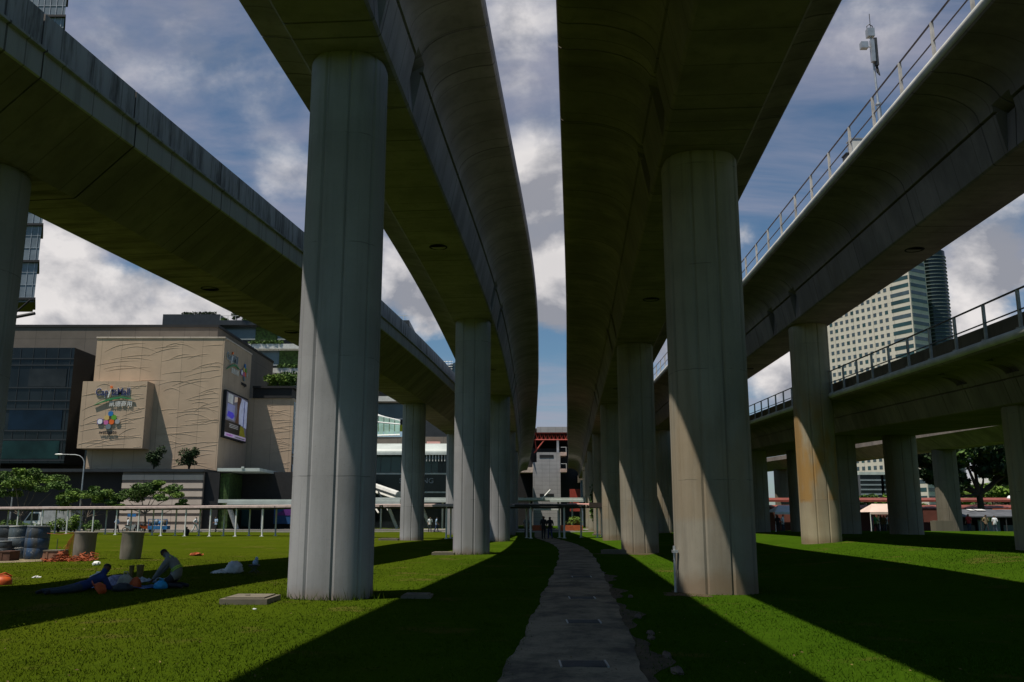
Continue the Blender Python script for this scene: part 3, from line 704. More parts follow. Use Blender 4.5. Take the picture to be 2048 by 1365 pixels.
# lower storeys
lz = PZ(945,125); kx0,kx1 = PX(246,950,125), PX(407,950,125)
mb = MB(); mb.box(-125,kx0-.02,127,140,0,lz+.6); obj('shopfront', mb, M['dkclad'], mall)
mb = MB(); mb.box(-125,kx1+.2,124.6,129.9,lz+.05,lz+.45); obj('canopy_slab', mb, M['mullion'], mall)
mb = MB(); mb.box(kx0,kx1,125,129.9,0,lz); obj('podium', mb, M['stripe_dk'], mall)
for k in range(7):
    z1 = lz-.35-k*1.13; mb = MB(); mb.box(kx0-.02,kx1+.02,124.9,125.2,z1-.72,z1); obj('pale_band', mb, M['striped'], mall)
mb = MB(); mb.box(kx1+.02,PX(437,950,125),125.6,129.8,0,lz+.02); obj('shopfront', mb, M['dkclad'], mall)
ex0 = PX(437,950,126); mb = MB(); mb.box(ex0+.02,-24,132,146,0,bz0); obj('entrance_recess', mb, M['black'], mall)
mb = MB(); mb.box(ex0,ex0+1.6,126,131.9,0,lz-.1); obj('green_wall', mb, M['leafy_wall'], mall)
mb = MB(); mb.box(ex0+.3,cx1+.5,124.5,135.9,lz+.12,lz+.55); mb.box(ex0+4,cx1-2,124.3,124.5,lz+.5,lz+.75); obj('entrance_roof', mb, M['canopy'], mall)
cz = PZ(1003,122); mb = MB(); mb.box(PX(436,1003,122),PX(800,1003,122),122,127,cz-.2,cz+.25); mb.box(PX(455,1003,122),PX(800,1003,122),121.9,122,cz-.45,cz+.02); obj('pavement_canopy', mb, M['canopy'], mall)
for px,ln in ((462,1.6),(522,0),(700,0)):
    X = PX(px,1040,123); mb = MB(); mb.tube([(X+ln*.45,123.5,.1),(X-ln*.45,123.5,cz-.2)], .32 if ln else .14, 10); obj('canopy_column', mb, M['offwhite'], mall)
M['purple_poster'] = mat('purple_poster', (.12,.03,.2), .5, .3, .3); M['blue_poster'] = mat('blue_poster', (.02,.08,.22), .5, .2, .3)
mb = MB(); mb.box(PX(545,1040,131),PX(584,1040,131),131.6,131.9,.8,3.6,0); mb.prism([(0,0),(2.8,0),(2.8,1.6)], (PX(545,1040,131),131.55,2.0),(1,0,0),(0,0,1),(0,.04,0),1); obj('poster', mb, [M['blue_poster'],M['purple_poster']], mall)
mb = MB(); mb.box(PX(480,1040,131),PX(497,1040,131),131.6,131.9,.4,3.2); obj('poster', mb, M['glass_teal'], mall)

# --- mall signs
M['navy'] = mat('navy_letter', (.03,.035,.11), .5, .1, 1); M['sgreen'] = mat('sign_green', (.04,.22,.08), .5, .15, .5); M['orange'] = mat('sign_orange', (.75,.16,.03), .5, .1, 1)
COLS = {'blue':(.02,.16,.42),'yellow':(.6,.42,.14),'green':(.10,.33,.03),'white':(.75,.75,.78),'pink':(.55,.14,.36),'orange':(.72,.13,.02),'grey':(.33,.33,.34),'slate':(.16,.2,.23),'purple':(.14,.1,.3)}
for k,c in COLS.items(): M['dot_'+k] = mat('dot_'+k, c, .5, .05, 1)
def mall_sign(label, o, u, n, s, logo_at, pale=False):
    t = thing('mall_lettering', label, 'sign', o)
    W = lambda mb: place(mb, o, u, n)
    face = M['dot_slate'] if pale else M['navy']
    def letters(txt, x0, x1, y0, y1):
        a = fit(text_mb(txt, 1, .015, .035), x0-.05*s, x1+.05*s, y0-.05*s, y1+.05*s); a.v = [(x,y,.03*s+z) for x,y,z in a.v]; obj('letter_edge', W(a), M['white'], t)
        a = fit(text_mb(txt, 1, .015, .018), x0, x1, y0, y1); a.v = [(x,y,.075*s+z) for x,y,z in a.v]; obj('lettering', W(a), face, t)
    letters('Ca', 0, 1.36*s, .32*s, 1.45*s); letters('p', 1.42*s, 1.92*s, 0, 1.1*s); letters('ta', 2.36*s, 3.25*s, .32*s, 1.38*s); letters('Mall', 3.3*s, 5.2*s, .32*s, 1.5*s)
    mb = MB(); mb.prism([(1.9*s,0),(2.05*s,0),(2.38*s,1.2*s),(2.2*s,1.2*s)], (0,0,.05*s),(1,0,0),(0,1,0),(0,0,.15)); obj('slanted_stroke', W(mb), M['white'], t)
    mb = MB(); disc(mb, 2.36*s, 1.62*s, .2*s, .05, .2, 12); obj('dot', W(mb), M['orange'], t)
    a = []; b2 = []
    for k in range(15):
        q = k/14; x = -.05*s+6.1*s*q; y = -1.15*s+1.2*s*math.sin(min(1,q*1.35)*math.pi/2)-.35*s*max(0,q-.7)/.3; w = .27*s*math.sin(math.pi*min(1,max(0.04,q)))**.7
        a.append((x,y+w*.5)); b2.append((x,y-w*.6))
    mb = MB(); mb.prism(a+b2[::-1], (0,0,.04),(1,0,0),(0,1,0),(0,0,.16)); obj('swoosh', W(mb), M['sgreen'], t)
    a = fit(text_mb('凯德商用', 1, .012, .006), 2.25*s, 5.7*s, -1.38*s, -.5*s); a.v = [(x,y,.1*s+z) for x,y,z in a.v]; obj('chinese_lettering', W(a), M['white'], t)
    o2 = (Vector(o)+Vector(u)*logo_at[0]+Vector((0,0,logo_at[1]))); t2 = thing('logo_sign', label.replace('lettering','round-dot logo') if False else ('cluster of coloured round dots over a word on the '+('shaded side wall' if pale else 'beige sign box')), 'sign', o2)
    W2 = lambda mb: place(mb, o2, u, n); k = .0088*s/ .98 * 1.0
    for nm,px,py,r in (('blue',695,685,42),('yellow',635,755,40),('green',755,750,42),('white',525,820,40),('pink',630,835,38),('orange',722,825,42),('grey',820,820,40),('slate',672,905,44)):
        if nm == 'white': mb = MB(); disc(mb, (px-672)*k, (830-py)*k, 51*k, .03, .10, 24, 3.2); obj('dot_rim', W2(mb), M['dot_purple'], t2)
        mb = MB(); disc(mb, (px-672)*k, (830-py)*k, r*k, .03, .13, 24, 2.6); obj('dot', W2(mb), M['dot_'+nm], t2)
    a = fit(text_mb('westgate', 1, .02, .012), -150*k, 150*k, -225*k, -145*k); a.v = [(x,y,.1+z) for x,y,z in a.v]; obj('lettering', W2(a), M['dkclad'], t2)
ox,_,oz = P(191.5,796,YS); mall_sign('navy English lettering over a green swoosh and white Chinese characters on the beige sign box', (ox,YS-.06,oz), (1,0,0), (0,-1,0), .94, ((222.5-191.5)*YS/1765, -(845-796)*YS/1765*1.0))
X = bx1; o = (X+.06, 131.2, PZ(722,131.5)-.1); mall_sign('pale small lettering over a green swoosh high on the shaded side wall of the mall', o, (0,1,0), (1,0,0), 1.02, (8.9, -.6), True)
t = thing('hanging_letters', 'vertical strip of pale blue letters on the corner of the low beige block', 'sign', (cx1+.1,144,20))
mb = MB(); mb.box(cx1+.01,cx1+.12,144.1,146,cz0+3,cz1-.6); obj('strip', mb, M['steel'], t)
for i,ch in enumerate('WESTGATE'):
    a = fit(text_mb(ch,1,.03,.03), .2,1.7,0,1.15); z = cz1-1.9-i*1.42; place(a,(cx1+.16,144.1,z),(0,1,0),(1,0,0)); obj('letter', a, M['white'], t)
# --- video screen on the side wall
scr = thing('video_screen', 'tall lit advertising screen with a dark frame on the shaded side wall of the mall', 'screen', (bx1+.4,137,18))
y0,y1 = 131.0,141.5; z0,z1 = PZ(876,132.5)+.2, PZ(786,132.5)
mb = MB(); mb.box(bx1+.02,bx1+.5,y0-.25,y1+.25,z0-.25,z1+.25); obj('frame', mb, M['black'], scr)
def scol(name,c,e=.3): M[name] = M.get(name) or mat(name, c, .4, .35, 1.1, emit=e); return M[name]
def patch_s(name,a0,a1,b0,b1,c,k=0,poly=None):
    mb = MB(); X = bx1+.505+.004*k; H = z1-z0; D = y1-y0
    pl = poly or [(a0,b0),(a1,b0),(a1,b1),(a0,b1)]
    mb.prism([(p*D,q*H) for p,q in pl], (X,y0,z0),(0,1,0),(0,0,1),(.004,0,0)); obj(name, mb, scol('scr_'+name+str(k)+str(round(c[0]*99)), c), scr)
patch_s('picture',0,1,0,1,(.10,.10,.13)); patch_s('banner',0,1,0,.085,(.42,.34,.5),1)
patch_s('caption_panel',0,.72,.085,.36,(.008,.007,.007),1); patch_s('sky_patch',.55,1,.36,.98,(.36,.4,.55),1,[(.62,.36),(1,.30),(1,.95),(.72,.98),(.58,.7)])
patch_s('meadow_patch',.62,1,.085,.34,(.16,.15,.01),2,[(.66,.085),(.97,.085),(.85,.34),(.70,.32)]); patch_s('figure',.42,.62,.36,.95,(.07,.03,.015),2,[(.44,.36),(.62,.36),(.6,.62),(.66,.98),(.48,.98),(.52,.6)])
patch_s('building_patch',.05,.4,.4,.75,(.17,.19,.36),2); patch_s('glow_patch',.1,.36,.44,.56,(.05,.04,.5),3,[(.05,.46),(.3,.42),(.4,.5),(.33,.57),(.1,.58)]); patch_s('window_patch',.08,.3,.78,.97,(.35,.37,.38),2,[(.06,.78),(.28,.76),(.3,.97),(.07,.98)])
patch_s('pennant',.4,.55,.8,.97,(.5,.42,.35),3,[(.36,.82),(.5,.86),(.5,.97),(.36,.95)])
patch_s('mast_patch',.8,.84,.32,.9,(.04,.05,.2),3,[(.82,.3),(.86,.3),(.87,.95),(.84,.95)])
for k in range(3): patch_s('caption_line',.18,.6,.29-.035*k,.305-.035*k,(.3,.3,.3),2)
patch_s('banner_word',.08,.36,.02,.06,(.35,.12,.4),2); patch_s('banner_word',.5,.95,.015,.05,(.12,.12,.14),2)
# roof shrubs on the low block, podium shrubs
shrub('bright rounded shrub on the roof of the low beige block', PX(553,775,147),147,cz1+1.9,2.3,2.6,1300,.3,M['leaf_lt'],seed=3,group='roof shrubs of the mall')
shrub('dark leafy shrub beside the bright one on the roof of the low block', PX(580,770,149),149,cz1+1.9,2.2,3.2,1100,.3,M['leaf_md'],seed=5,group='roof shrubs of the mall')
shrub('dark bush on the podium beneath the sign box', PX(310,925,127),126.6,lz+.3,1.5,3.4,1300,.22,M['leaf_dk'],seed=6,group='podium bushes of the mall')
shrub('dark bush on the podium beneath the plain beige wall', PX(380,927,127),126.6,lz+.3,1.9,3.2,1400,.22,M['leaf_dk'],seed=7,group='podium bushes of the mall')

# ============ terraced office block with hedges, behind the mall
ter = thing('terraced_building', 'grey terraced office block with hedges on its floors, rising behind the mall', 'building', (-55,178,0))
TX1 = PX(806,800,176)
for i,(py0,py1,px0) in enumerate(((655,690,436),(702,742,470),(750,792,470),(806,850,470))):
    Yt = 184-2.6*i; z0,z1 = PZ(py1,Yt), PZ(py0,Yt); x0 = PX(px0,py0,Yt)
    mb = MB(); mb.box(x0,TX1,Yt,Yt+14,z0,z1); obj('window_band', mb, M['glass_mid'], ter)
    mb = MB(); mb.box(x0-.3,TX1+.2,Yt-2.4,Yt+14,z1,z1+1.0); obj('terrace_slab', mb, M['offwhite'] if i else M['mullion'], ter)
    mb = MB(); mb.box(x0,TX1,Yt-.12,Yt-.02,z0+1.05,z0+1.3); obj('sill_band', mb, M['offwhite'], ter)
    mb = MB(); mb.box(x0,TX1,Yt-.1,Yt-.01,z0,z0+1.0); obj('dark_spandrel', mb, M['dkclad'], ter)
    x = x0+3
    k = 0
    while x < TX1-1:
        mb = MB(); mb.box(x,x+.8,Yt-.3,Yt-.13,z0,z0+1.0); obj('stub_pier', mb, M['slab'], ter); x += 6.4; k += 1
    rg = random.Random(40+i)
    for a,b in (((.16,.45),(.62,.7),(.86,.97)),((.12,.3),(.5,.62)),((.05,.16),(.28,.45),(.7,.85)),((.1,.3),))[i]:
        mb = MB(); xa,xb = x0+(TX1-x0)*a, x0+(TX1-x0)*b
        for q in range(int((xb-xa)/.9)): leaves(mb, rg, (xa+.9*q, Yt-2.1, z1+1.3), (.9,.6,.5), 80, .3)
        obj('hedge', mb, M['leaf_md'], ter, norm=False)
    mb = MB(); xa = x0+(TX1-x0)*(.2,.26,.2,.3)[i]; mb.box(xa,xa+4.6,Yt-.28,Yt-.05,z0+.2,z1); obj('green_panel', mb, M['leafy_wall'], ter)
Yt=188; mb = MB(); mb.box(PX(326,630,Yt),PX(440,630,Yt),Yt,Yt+16,20,PZ(629,Yt)); obj('roof_block', mb, M['mullion'], ter)
rg = random.Random(8); mb = MB(); xa,xb = PX(368,628,Yt),PX(440,628,Yt)
for q in range(int((xb-xa)/.9)): leaves(mb, rg, (xa+.9*q,Yt+.5,PZ(629,Yt)+.2),(.8,.5,.5),80,.28)
obj('hedge', mb, M['leaf_dk'], ter, norm=False)
zr = PZ(655,184)+1; mb = MB(); x0 = PX(440,650,182); mb.box(x0,TX1,181.9,182,zr+1.0,zr+1.08)
x = x0
while x < TX1: mb.box(x-.04,x+.04,181.9,182,zr,zr+1.0); x += 1.6
obj('roof_railing', mb, M['offwhite'], ter)
shrub('small round tree on the roof edge of the terraced block', PX(472,640,183),183,zr,1.1,1.9,1300,.2,M['leaf_dk'],name='roof_tree',cat='tree',seed=21)
shrub('low bush on the roof edge of the terraced block', PX(447,650,183),183,zr,1.2,.8,700,.18,M['leaf_md'],seed=22)

M['glass_pale'] = mat('pale_blue_glass', (.16,.19,.22), .3, .25, .2, 0, .5)
# ============ blue-grey glass tower in the far west
Yt = 185; xr = PX(65,630,Yt); zb = PZ(632,Yt); tw = thing('glass_tower', 'tall blue-grey glass tower with dark floor fins, behind the westernmost viaduct', 'tower', (xr-15,Yt+10,0))
mb = MB(); mb.prism([(xr-34,Yt),(xr,Yt),(xr-5,Yt+9),(xr-39,Yt+9)],(0,0,zb+2.95),(1,0,0),(0,1,0),(0,0,.03)); obj('underside', mb, M['dkclad'], tw)
fp = lambda e: [(xr-34-e,Yt-e),(xr+e,Yt-e),(xr-5+e,Yt+9),(xr-39-e,Yt+9)]
mb = MB(); mb.prism(fp(0),(0,0,zb+3.0),(1,0,0),(0,1,0),(0,0,118)); obj('glass_body', mb, M['glass_pale'], tw)
mb = MB(); mb.prism([(xr-34,Yt+2),(xr-16,Yt+2),(xr-19,Yt+8),(xr-39,Yt+8)],(0,0,0),(1,0,0),(0,1,0),(0,0,zb+2.9)); obj('lower_body', mb, M['glass_dk'], tw)
for k in range(12):
    z = zb+3.4+k*8.3; mb = MB(); mb.prism(fp(.55),(0,0,z),(1,0,0),(0,1,0),(0,0,.5)); obj('floor_fin', mb, M['dkclad'], tw)
mb = MB()
for k in range(24): x = xr-34+1.42*k+.7; mb.box(x-.05,x+.05,Yt-.12,Yt-.01,zb+3.9,149)
for k in range(40): z = zb+4+2.75*k; mb.box(xr-34,xr-.02,Yt-.1,Yt-.01,z,z+.08)
obj('glazing_grid', mb, M['steel'], tw)
mb = MB(); mb.tube([(xr-9,Yt-.6,zb-1.6),(xr+.8,Yt-.6,zb+.4)],.35,6); mb.tube([(xr-4.5,Yt-.6,zb-.6),(xr-4.5,Yt-.6,zb+3)],.2,6); mb.tube([(xr-4.5,Yt-.6,zb-.6),(xr-.4,Yt-.6,zb+3.4)],.2,6); obj('edge_truss', mb, M['dkclad'], tw)

# ============ glass mall with curved canopies (east of the widest grey pier)
gm = thing('glass_mall', 'dark glass mall with curved pale canopies, seen between the grey piers', 'building', (-18,152,0)); Yg = 150
gx0,gx1 = PX(700,950,Yg), PX(893,950,Yg); z905 = PZ(908,Yg)
mb = MB(); mb.box(gx0,gx1,Yg,Yg+30,0,z905); obj('glass_body', mb, M['glass_dk'], gm)
mb = MB()
for py in (948,985): z = PZ(py,Yg); mb.box(gx0,gx1+.05,Yg-.15,Yg-.02,z-.12,z+.12)
obj('floor_band', mb, M['offwhite'], gm)
mb = MB(); x = gx0
while x < gx1: mb.box(x-.05,x+.05,Yg-.1,Yg-.02,PZ(948,Yg)+.13,z905-.1); x += 1.7
obj('glazing_bar', mb, M['mullion'], gm)
mb = MB(); mb.box(gx0,PX(876,930,Yg),Yg-.08,Yg-.01,PZ(946,Yg),PZ(912,Yg)); obj('upper_glass', mb, M['glass_teal'], gm)
# barrel roof
mb = MB(); zc = z905; n = 10; pts = [(-2.5+5.5*(1-math.cos(math.pi/2*k/n))*1.0, 1.9*math.sin(math.pi/2*k/n)) for k in range(n+1)]
for (ya,za),(yb,zb2) in zip(pts,pts[1:]): mb.quad((gx0,Yg+ya,zc+za),(gx1+.5,Yg+ya,zc+za),(gx1+.5,Yg+yb,zc+zb2),(gx0,Yg+yb,zc+zb2))
mb.quad((gx0,Yg+3,zc+1.9),(gx1+.5,Yg+3,zc+1.9),(gx1+.5,Yg+20,zc+1.9),(gx0,Yg+20,zc+1.9)); mb.box(gx0,gx1+.6,Yg-2.7,Yg-2.4,zc-.35,zc+.05); obj('curved_canopy', mb, M['canopy'], gm, norm=False)
mb = MB()
for k in range(8): x = gx1-3.2+.5*k; mb.box(x,x+.12,Yg-2.5,Yg-2.2,zc-1.4,zc+.1)
obj('canopy_louvre', mb, M['offwhite'], gm)
mb = MB(); mb.box(gx0,gx1+.5,Yg+6,Yg+28,zc+1.92,PZ(874,Yg+6)); obj('upper_storey', mb, M['greybrown'], gm)
mb = MB(); mb.prism([(0,0),(17,0),(15,3.0),(0,3.2)], (PX(846,872,158),158,PZ(874,158)),(1,0,0),(0,0,1),(0,12,0)); obj('roof_hood', mb, M['mullion'], gm)
mb = MB(); mb.box(PX(853,890,155),PX(880,890,155),155.4,155.9,PZ(893,155),PZ(883,155)); obj('pink_panel', mb, M['pink'], gm)
mb = MB()
A = [P(735,823,168),P(800,845,168)]; B = [P(735,872,156),P(800,870,156)]
for i in range(6):
    for j in range(3):
        def q(u,v): a = Vector(A[0]).lerp(Vector(A[1]),u); b = Vector(B[0]).lerp(Vector(B[1]),u); p = a.lerp(b,v); p.z += 1.2*math.sin(math.pi*v); return p
        u0,u1,v0,v1 = i/6+.01,(i+1)/6-.01,j/3+.015,(j+1)/3-.015; mb.quad(q(u0,v0),q(u1,v0),q(u1,v1),q(u0,v1))
obj('sloped_glass_roof', mb, M['canopy_grn'], gm, norm=False)
for v in (0,.33,.66,1): mb = MB(); mb.tube([q(0,v),q(1,v)], .16, 6); obj('roof_rib', mb, M['white'], gm)
mb = MB(); a,b = Vector(P(745,972,146)),Vector(P(797,990,140)); mb.tube([a,b], .55, 8); mb.tube([a+Vector((0,2,-.9)),b+Vector((0,2,-.9))], .3, 6); mb.tube([a+Vector((1,0,-1)),b+Vector((-1.5,0,-2.4))], .14, 6); mb.tube([a+Vector((-1,0,-1.2)),b+Vector((-3,0,-2.8))], .14, 6); obj('sloping_canopy', mb, M['offwhite'], gm)
mb = MB(); z = PZ(1001,132); mb.box(PX(700,1000,132),PX(896,1000,132),132,138,z-.15,z+.4); mb.box(PX(700,1000,132),PX(896,1000,132),131.8,132,z-.3,z); obj('street_canopy', mb, M['canopy'], gm)
for px in (762,842,885): X = PX(px,1030,133); mb = MB(); mb.tube([(X,133,.1),(X,133,z-.15)], .13, 8); obj('canopy_column', mb, M['offwhite'], gm)
for px in (785,852): X = PX(px,1040,134); mb = MB(); mb.tube([(X-.8,134,3.6),(X+.7,134,.1)], .25, 8); obj('raking_column', mb, M['offwhite'], gm)
t = thing('shop_lettering', 'pale grey capital letters on the dark glass mall, half hidden by a pier', 'sign', (PX(800,962,Yg),Yg-.2,PZ(967,Yg)))
a = fit(text_mb('SAMSUNG',1,.03), PX(799,962,Yg),PX(867,962,Yg),PZ(967,Yg),PZ(957,Yg)); a.v = [(x,Yg-.3-z,y) for x,y,z in a.v]; obj('lettering', a, M['dot_grey'], t)
shrub('patch of green planting on the roof of the glass mall', PX(858,852,166),166,PZ(858,166)-.3,3.6,1.4,700,.3,M['leaf_lt'],seed=31)
# far blue block with roof scaffold
Yf = 260; fb = thing('far_blue_building', 'distant blue-grey block with roof scaffolding peeping past the half sunlit pier', 'building', (PX(930,780,Yf),Yf,0))
mb = MB(); mb.prism([(0,0),(0,PZ(735,Yf)),(4,PZ(722,Yf)),(25,PZ(722,Yf)),(25,0)], (PX(889,780,Yf),Yf,0),(1,0,0),(0,0,1),(0,20,0)); obj('glass_body', mb, M['glass_mid'], fb)
mb = MB(); x0 = PX(878,740,Yf)
for k in range(5): mb.tube([(x0+.9*k,Yf-.4,20),(x0+.9*k,Yf-.4,PZ(722,Yf))], .09, 5); mb.tube([(x0,Yf-.4,PZ(724+5*k,Yf)),(x0+4,Yf-.4,PZ(724+5*k,Yf))], .07, 5)
obj('scaffold', mb, M['steel'], fb)

# ============ elevated station at the end of the path
st = thing('railway_station', 'elevated station with red trussed roof and grey tiled tower ending the path', 'station', (8,200,0)); Ys = 192
tx0,tx1 = PX(1066,950,Ys),PX(1121,950,Ys)
mb = MB(); mb.box(tx0,tx1,Ys,Ys+7,0,PZ(925,Ys)); mb.box(PX(1074,915,Ys),tx1,Ys+.01,Ys+7.01,PZ(925,Ys),PZ(905,Ys)); obj('lift_tower', mb, M['greytile'], st)
for py0,py1 in ((910,916),(988,993)): mb = MB(); mb.box(PX(1079,910,Ys),PX(1107,910,Ys),Ys-.06,Ys-.005,PZ(py1,Ys),PZ(py0,Ys)); obj('louvre', mb, M['dkclad'], st)
zr0,zr1 = PZ(880,Ys),PZ(858,Ys+3); rx0,rx1 = PX(1050,870,Ys),PX(1166,870,Ys)
mb = MB(); mb.add([(rx0,Ys-2,zr0),(rx1,Ys-2,zr0),(rx1-2,Ys+2,zr1),(rx0+2,Ys+2,zr1),(rx0,Ys+60,zr0),(rx1,Ys+60,zr0),(rx1-2,Ys+60,zr1),(rx0+2,Ys+60,zr1)],[(3,2,6,7),(0,3,7,4),(1,5,6,2)])
mb.box(rx0+2.6,rx1-2.6,Ys+1.8,Ys+2.2,zr1-.9,zr1+.3); obj('roof', mb, M['greytile'], st, norm=False)
mb = MB(); mb.box(rx0+1,rx1-1,Ys+6,Ys+60,zr0+.3,zr0+.6); obj('roof_soffit', mb, mat('dark_red_soffit',(.05,.012,.01),.8), st)
mb = MB(); zt = PZ(866,Ys+2); zb_ = PZ(880,Ys+2); mb.tube([(rx0+2.6,Ys+2,zt),(rx1-2.6,Ys+2,zt)],.16,6); mb.tube([(rx0+1,Ys+2,zb_),(rx1-1,Ys+2,zb_)],.16,6)
n = 12
for k in range(n):
    xa = rx0+1+(rx1-rx0-2)*k/n; xb = rx0+1+(rx1-rx0-2)*(k+.5)/n; xc = rx0+1+(rx1-rx0-2)*(k+1)/n; mb.tube([(xa,Ys+2,zb_),(xb,Ys+2,zt),(xc,Ys+2,zb_)],.09,5)
for s in (rx0+2.2,rx1-2.2): mb.tube([(s,Ys+2,zb_),(s+(-1.5 if s > 5 else 1.5)*-.2,Ys+2,zb_-2.5)],.12,5)
mb.tube([(tx0+.3,Ys+2,PZ(905,Ys)),(tx0+2.6,Ys+2,zb_)],.14,5); obj('red_truss', mb, M['red'], st)
mb = MB(); X = PX(1117,890,Ys); mb.box(X-.25,X+.25,Ys+3,Ys+3.5,PZ(905,Ys),zb_); obj('white_post', mb, M['white'], st)
for py in (912,945):
    z = PZ(py,Ys); mb = MB(); mb.box(tx1,PX(1133,910,Ys),Ys-.5,Ys+4,z,z+.75); obj('balcony', mb, mat('pale_pink_concrete',(.5,.36,.3),.8), st)
    mb = MB(); mb.box(tx1+.1,PX(1133,910,Ys)-.05,Ys-.45,Ys-.4,z+1.75,z+1.85); mb.box(PX(1133,910,Ys)-.15,PX(1133,910,Ys)-.05,Ys-.45,Ys-.4,z+.75,z+1.75); obj('balcony_rail', mb, M['offwhite'], st)
mb = MB(); z = PZ(945,Ys); mb.box(PX(1040,945,Ys),tx0,Ys+.5,Ys+5,z,z+1.1); obj('platform_edge', mb, mat('pale_beam',(.5,.4,.33),.8), st)
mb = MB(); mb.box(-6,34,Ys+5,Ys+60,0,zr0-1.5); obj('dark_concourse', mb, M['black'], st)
mb = MB(); mb.box(PX(1158,950,Ys),26,Ys+1,Ys+5,PZ(965,Ys),PZ(950,Ys)); obj('concourse_beam', mb, M['slab'], st)
for px in (1172,1186): X = PX(px,960,178); mb = MB(); mb.box(X-1,X+1,178,180,0,9); obj('blue_column', mb, mat('blue_grey_paint',(.14,.17,.22),.7), st)
mb = MB(); mb.box(PX(1140,980,186),PX(1168,980,186),186,187,3,7.5); obj('red_wall', mb, M['red'], st)
Yc = 150; z = PZ(1000,Yc); mb = MB(); mb.box(PX(1028,1000,Yc),PX(1186,1000,Yc),Yc,Yc+8,z-.1,z+.35); mb.box(PX(1100,1000,Yc),PX(1186,1000,Yc),Yc-.2,Yc,z-.35,z-.02); obj('entrance_canopy', mb, M['canopy'], st)
for px in (1034,1060,1118,1146,1180): X = PX(px,1030,Yc); mb = MB(); mb.tube([(X,Yc+2,0),(X,Yc+2,z-.1)],.14,8); obj('canopy_column', mb, M['steel'], st)
mb = MB(); mb.box(PX(1068,1018,140),PX(1120,1018,140),140,144,PZ(1021,140),PZ(1014,140)); obj('pale_panel', mb, M['offwhite'], st)
mb = MB(); mb.tube([P(1083,999,148),P(1101,980,148)],.16,6); obj('raking_strut', mb, M['white'], st)
for a,b in ((1065,1090),(1120,1165)):
    mb = MB(); mb.box(PX(a,1055,120),PX(b,1055,120),119.5,120.5,0,.7); obj('planter', mb, M['orange'] if False else mat('terracotta',(.38,.09,.03),.8), st)
shrub('clipped bright green bush in the planter before the station', PX(1150,1042,121),121,.6,1.5,1.3,500,.16,M['leaf_lt'],seed=51)
shrub('tall dark leafy plant beside the fifth narrow pier', PX(1190,1020,104),104,0,.9,5.2,800,.22,M['leaf_md'],seed=52)
# red-roofed wing seen between the piers on the east
rw = thing('red_station_wing', 'red-brown station wing with a white balustrade between two eastern piers', 'building', (31,186,0)); Yw = 182
x0,x1 = PX(1322,950,Yw),PX(1420,950,Yw)
M['redbrown'] = mat('red_brown_wall',(.17,.06,.045),.8,.2,.6)
mb = MB(); mb.box(x0,x1,Yw+2,Yw+20,0,PZ(908,Yw)); obj('wall', mb, M['redbrown'], rw)
mb = MB(); mb.add([(x0,Yw+6,PZ(866,Yw)),(x0,Yw+1,PZ(890,Yw)),(x1,Yw+1,PZ(890,Yw)),(x1,Yw+6,PZ(888,Yw)),(x0,Yw+12,PZ(900,Yw))],[(0,1,2,3),(0,3,4)]); mb.box(x0-.2,x1,Yw+.8,Yw+1.2,PZ(892,Yw),PZ(886,Yw)); obj('roof', mb, M['redroof'], rw, norm=False)
mb = MB(); mb.prism([(0,0),(5,0),(5,4.4),(0,2.2)], (x0+.3,Yw-.5,PZ(938,Yw)),(1,0,0),(0,0,1),(0,2,0)); obj('pale_parapet', mb, M['pink'], rw)
mb = MB(); mb.tube([P(1330,908,Yw-1),P(1356,892,Yw-1)],.1,5); mb.tube([P(1330,917,Yw-1),P(1356,901,Yw-1)],.12,5)
for k in range(11): q = k/10; a = Vector(P(1330,917,Yw-1)).lerp(Vector(P(1356,901,Yw-1)),q); b = Vector(P(1330,908,Yw-1)).lerp(Vector(P(1356,892,Yw-1)),q); mb.tube([a,b],.08,5)
obj('balustrade', mb, M['white'], rw)
for py in (945,960): mb = MB(); mb.box(x0,x1,Yw+.5,Yw+1.9,PZ(py+6,Yw),PZ(py,Yw)); obj('floor_edge', mb, M['pink'], rw)
mb = MB(); mb.box(x0,x1,Yw-12,Yw-8,PZ(1024,Yw-10),PZ(1018,Yw-10)); obj('low_canopy', mb, M['offwhite'], rw)
for k in range(3): X = x0+1.2+1.5*k; mb = MB(); mb.tube([(X,Yw-9,0),(X,Yw-9,PZ(1024,Yw-10))],.16,6); obj('canopy_column', mb, M['white'], rw)

# ============ office slab with a grid of windows + green glass cylinder
of = thing('office_tower', 'pale office slab with a grid of small square windows, beyond the eastern viaducts', 'building', (184,400,0))
C0 = Vector((184.5,400,0)); u = Vector((-.5,.866,0)).normalized(); v = Vector((.866,.5,0)); wl,wr = 66.0,12.5; top = 128.0; up = Vector((0,0,1))
M['office'] = stone_panel('office_cladding', (.54,.50,.43), 4.2, 3.62, .12, .05, .7)
mb = MB(); a = C0; mb.add([a, a+u*wl, a+u*wl+v*wr, a+v*wr]+[p+up*top for p in (a, a+u*wl, a+u*wl+v*wr, a+v*wr)], [(0,1,5,4),(1,2,6,5),(2,3,7,6),(3,0,4,7),(4,5,6,7)]); obj('wall', mb, M['office'], of)
wins = []
def win(o, d, n, s0, s1, z0, z1, m): wins.append((o+d*((s0+s1)/2)+up*((z0+z1)/2)+n*.03, d*((s1-s0)/2), up*((z1-z0)/2), n*.06, m))
nl = -v; nr = -u
for k in range(34):
    z = 6+k*3.62; m = M['glass_teal'] if k%3 else M['glass_mid']
    win(C0,u,nl,.6,10.6,z,z+1.75,m); win(C0,v,nr,.6,wr-.6,z,z+1.75,m); win(C0,u,nl,49.0,65.5,z,z+1.75,m)
    for j in range(11): win(C0,u,nl,12.6+j*3.28,14.3+j*3.28,z,z+1.75,M['glass_mid'] if (j*7+k*3)%5 else M['glass_teal'])
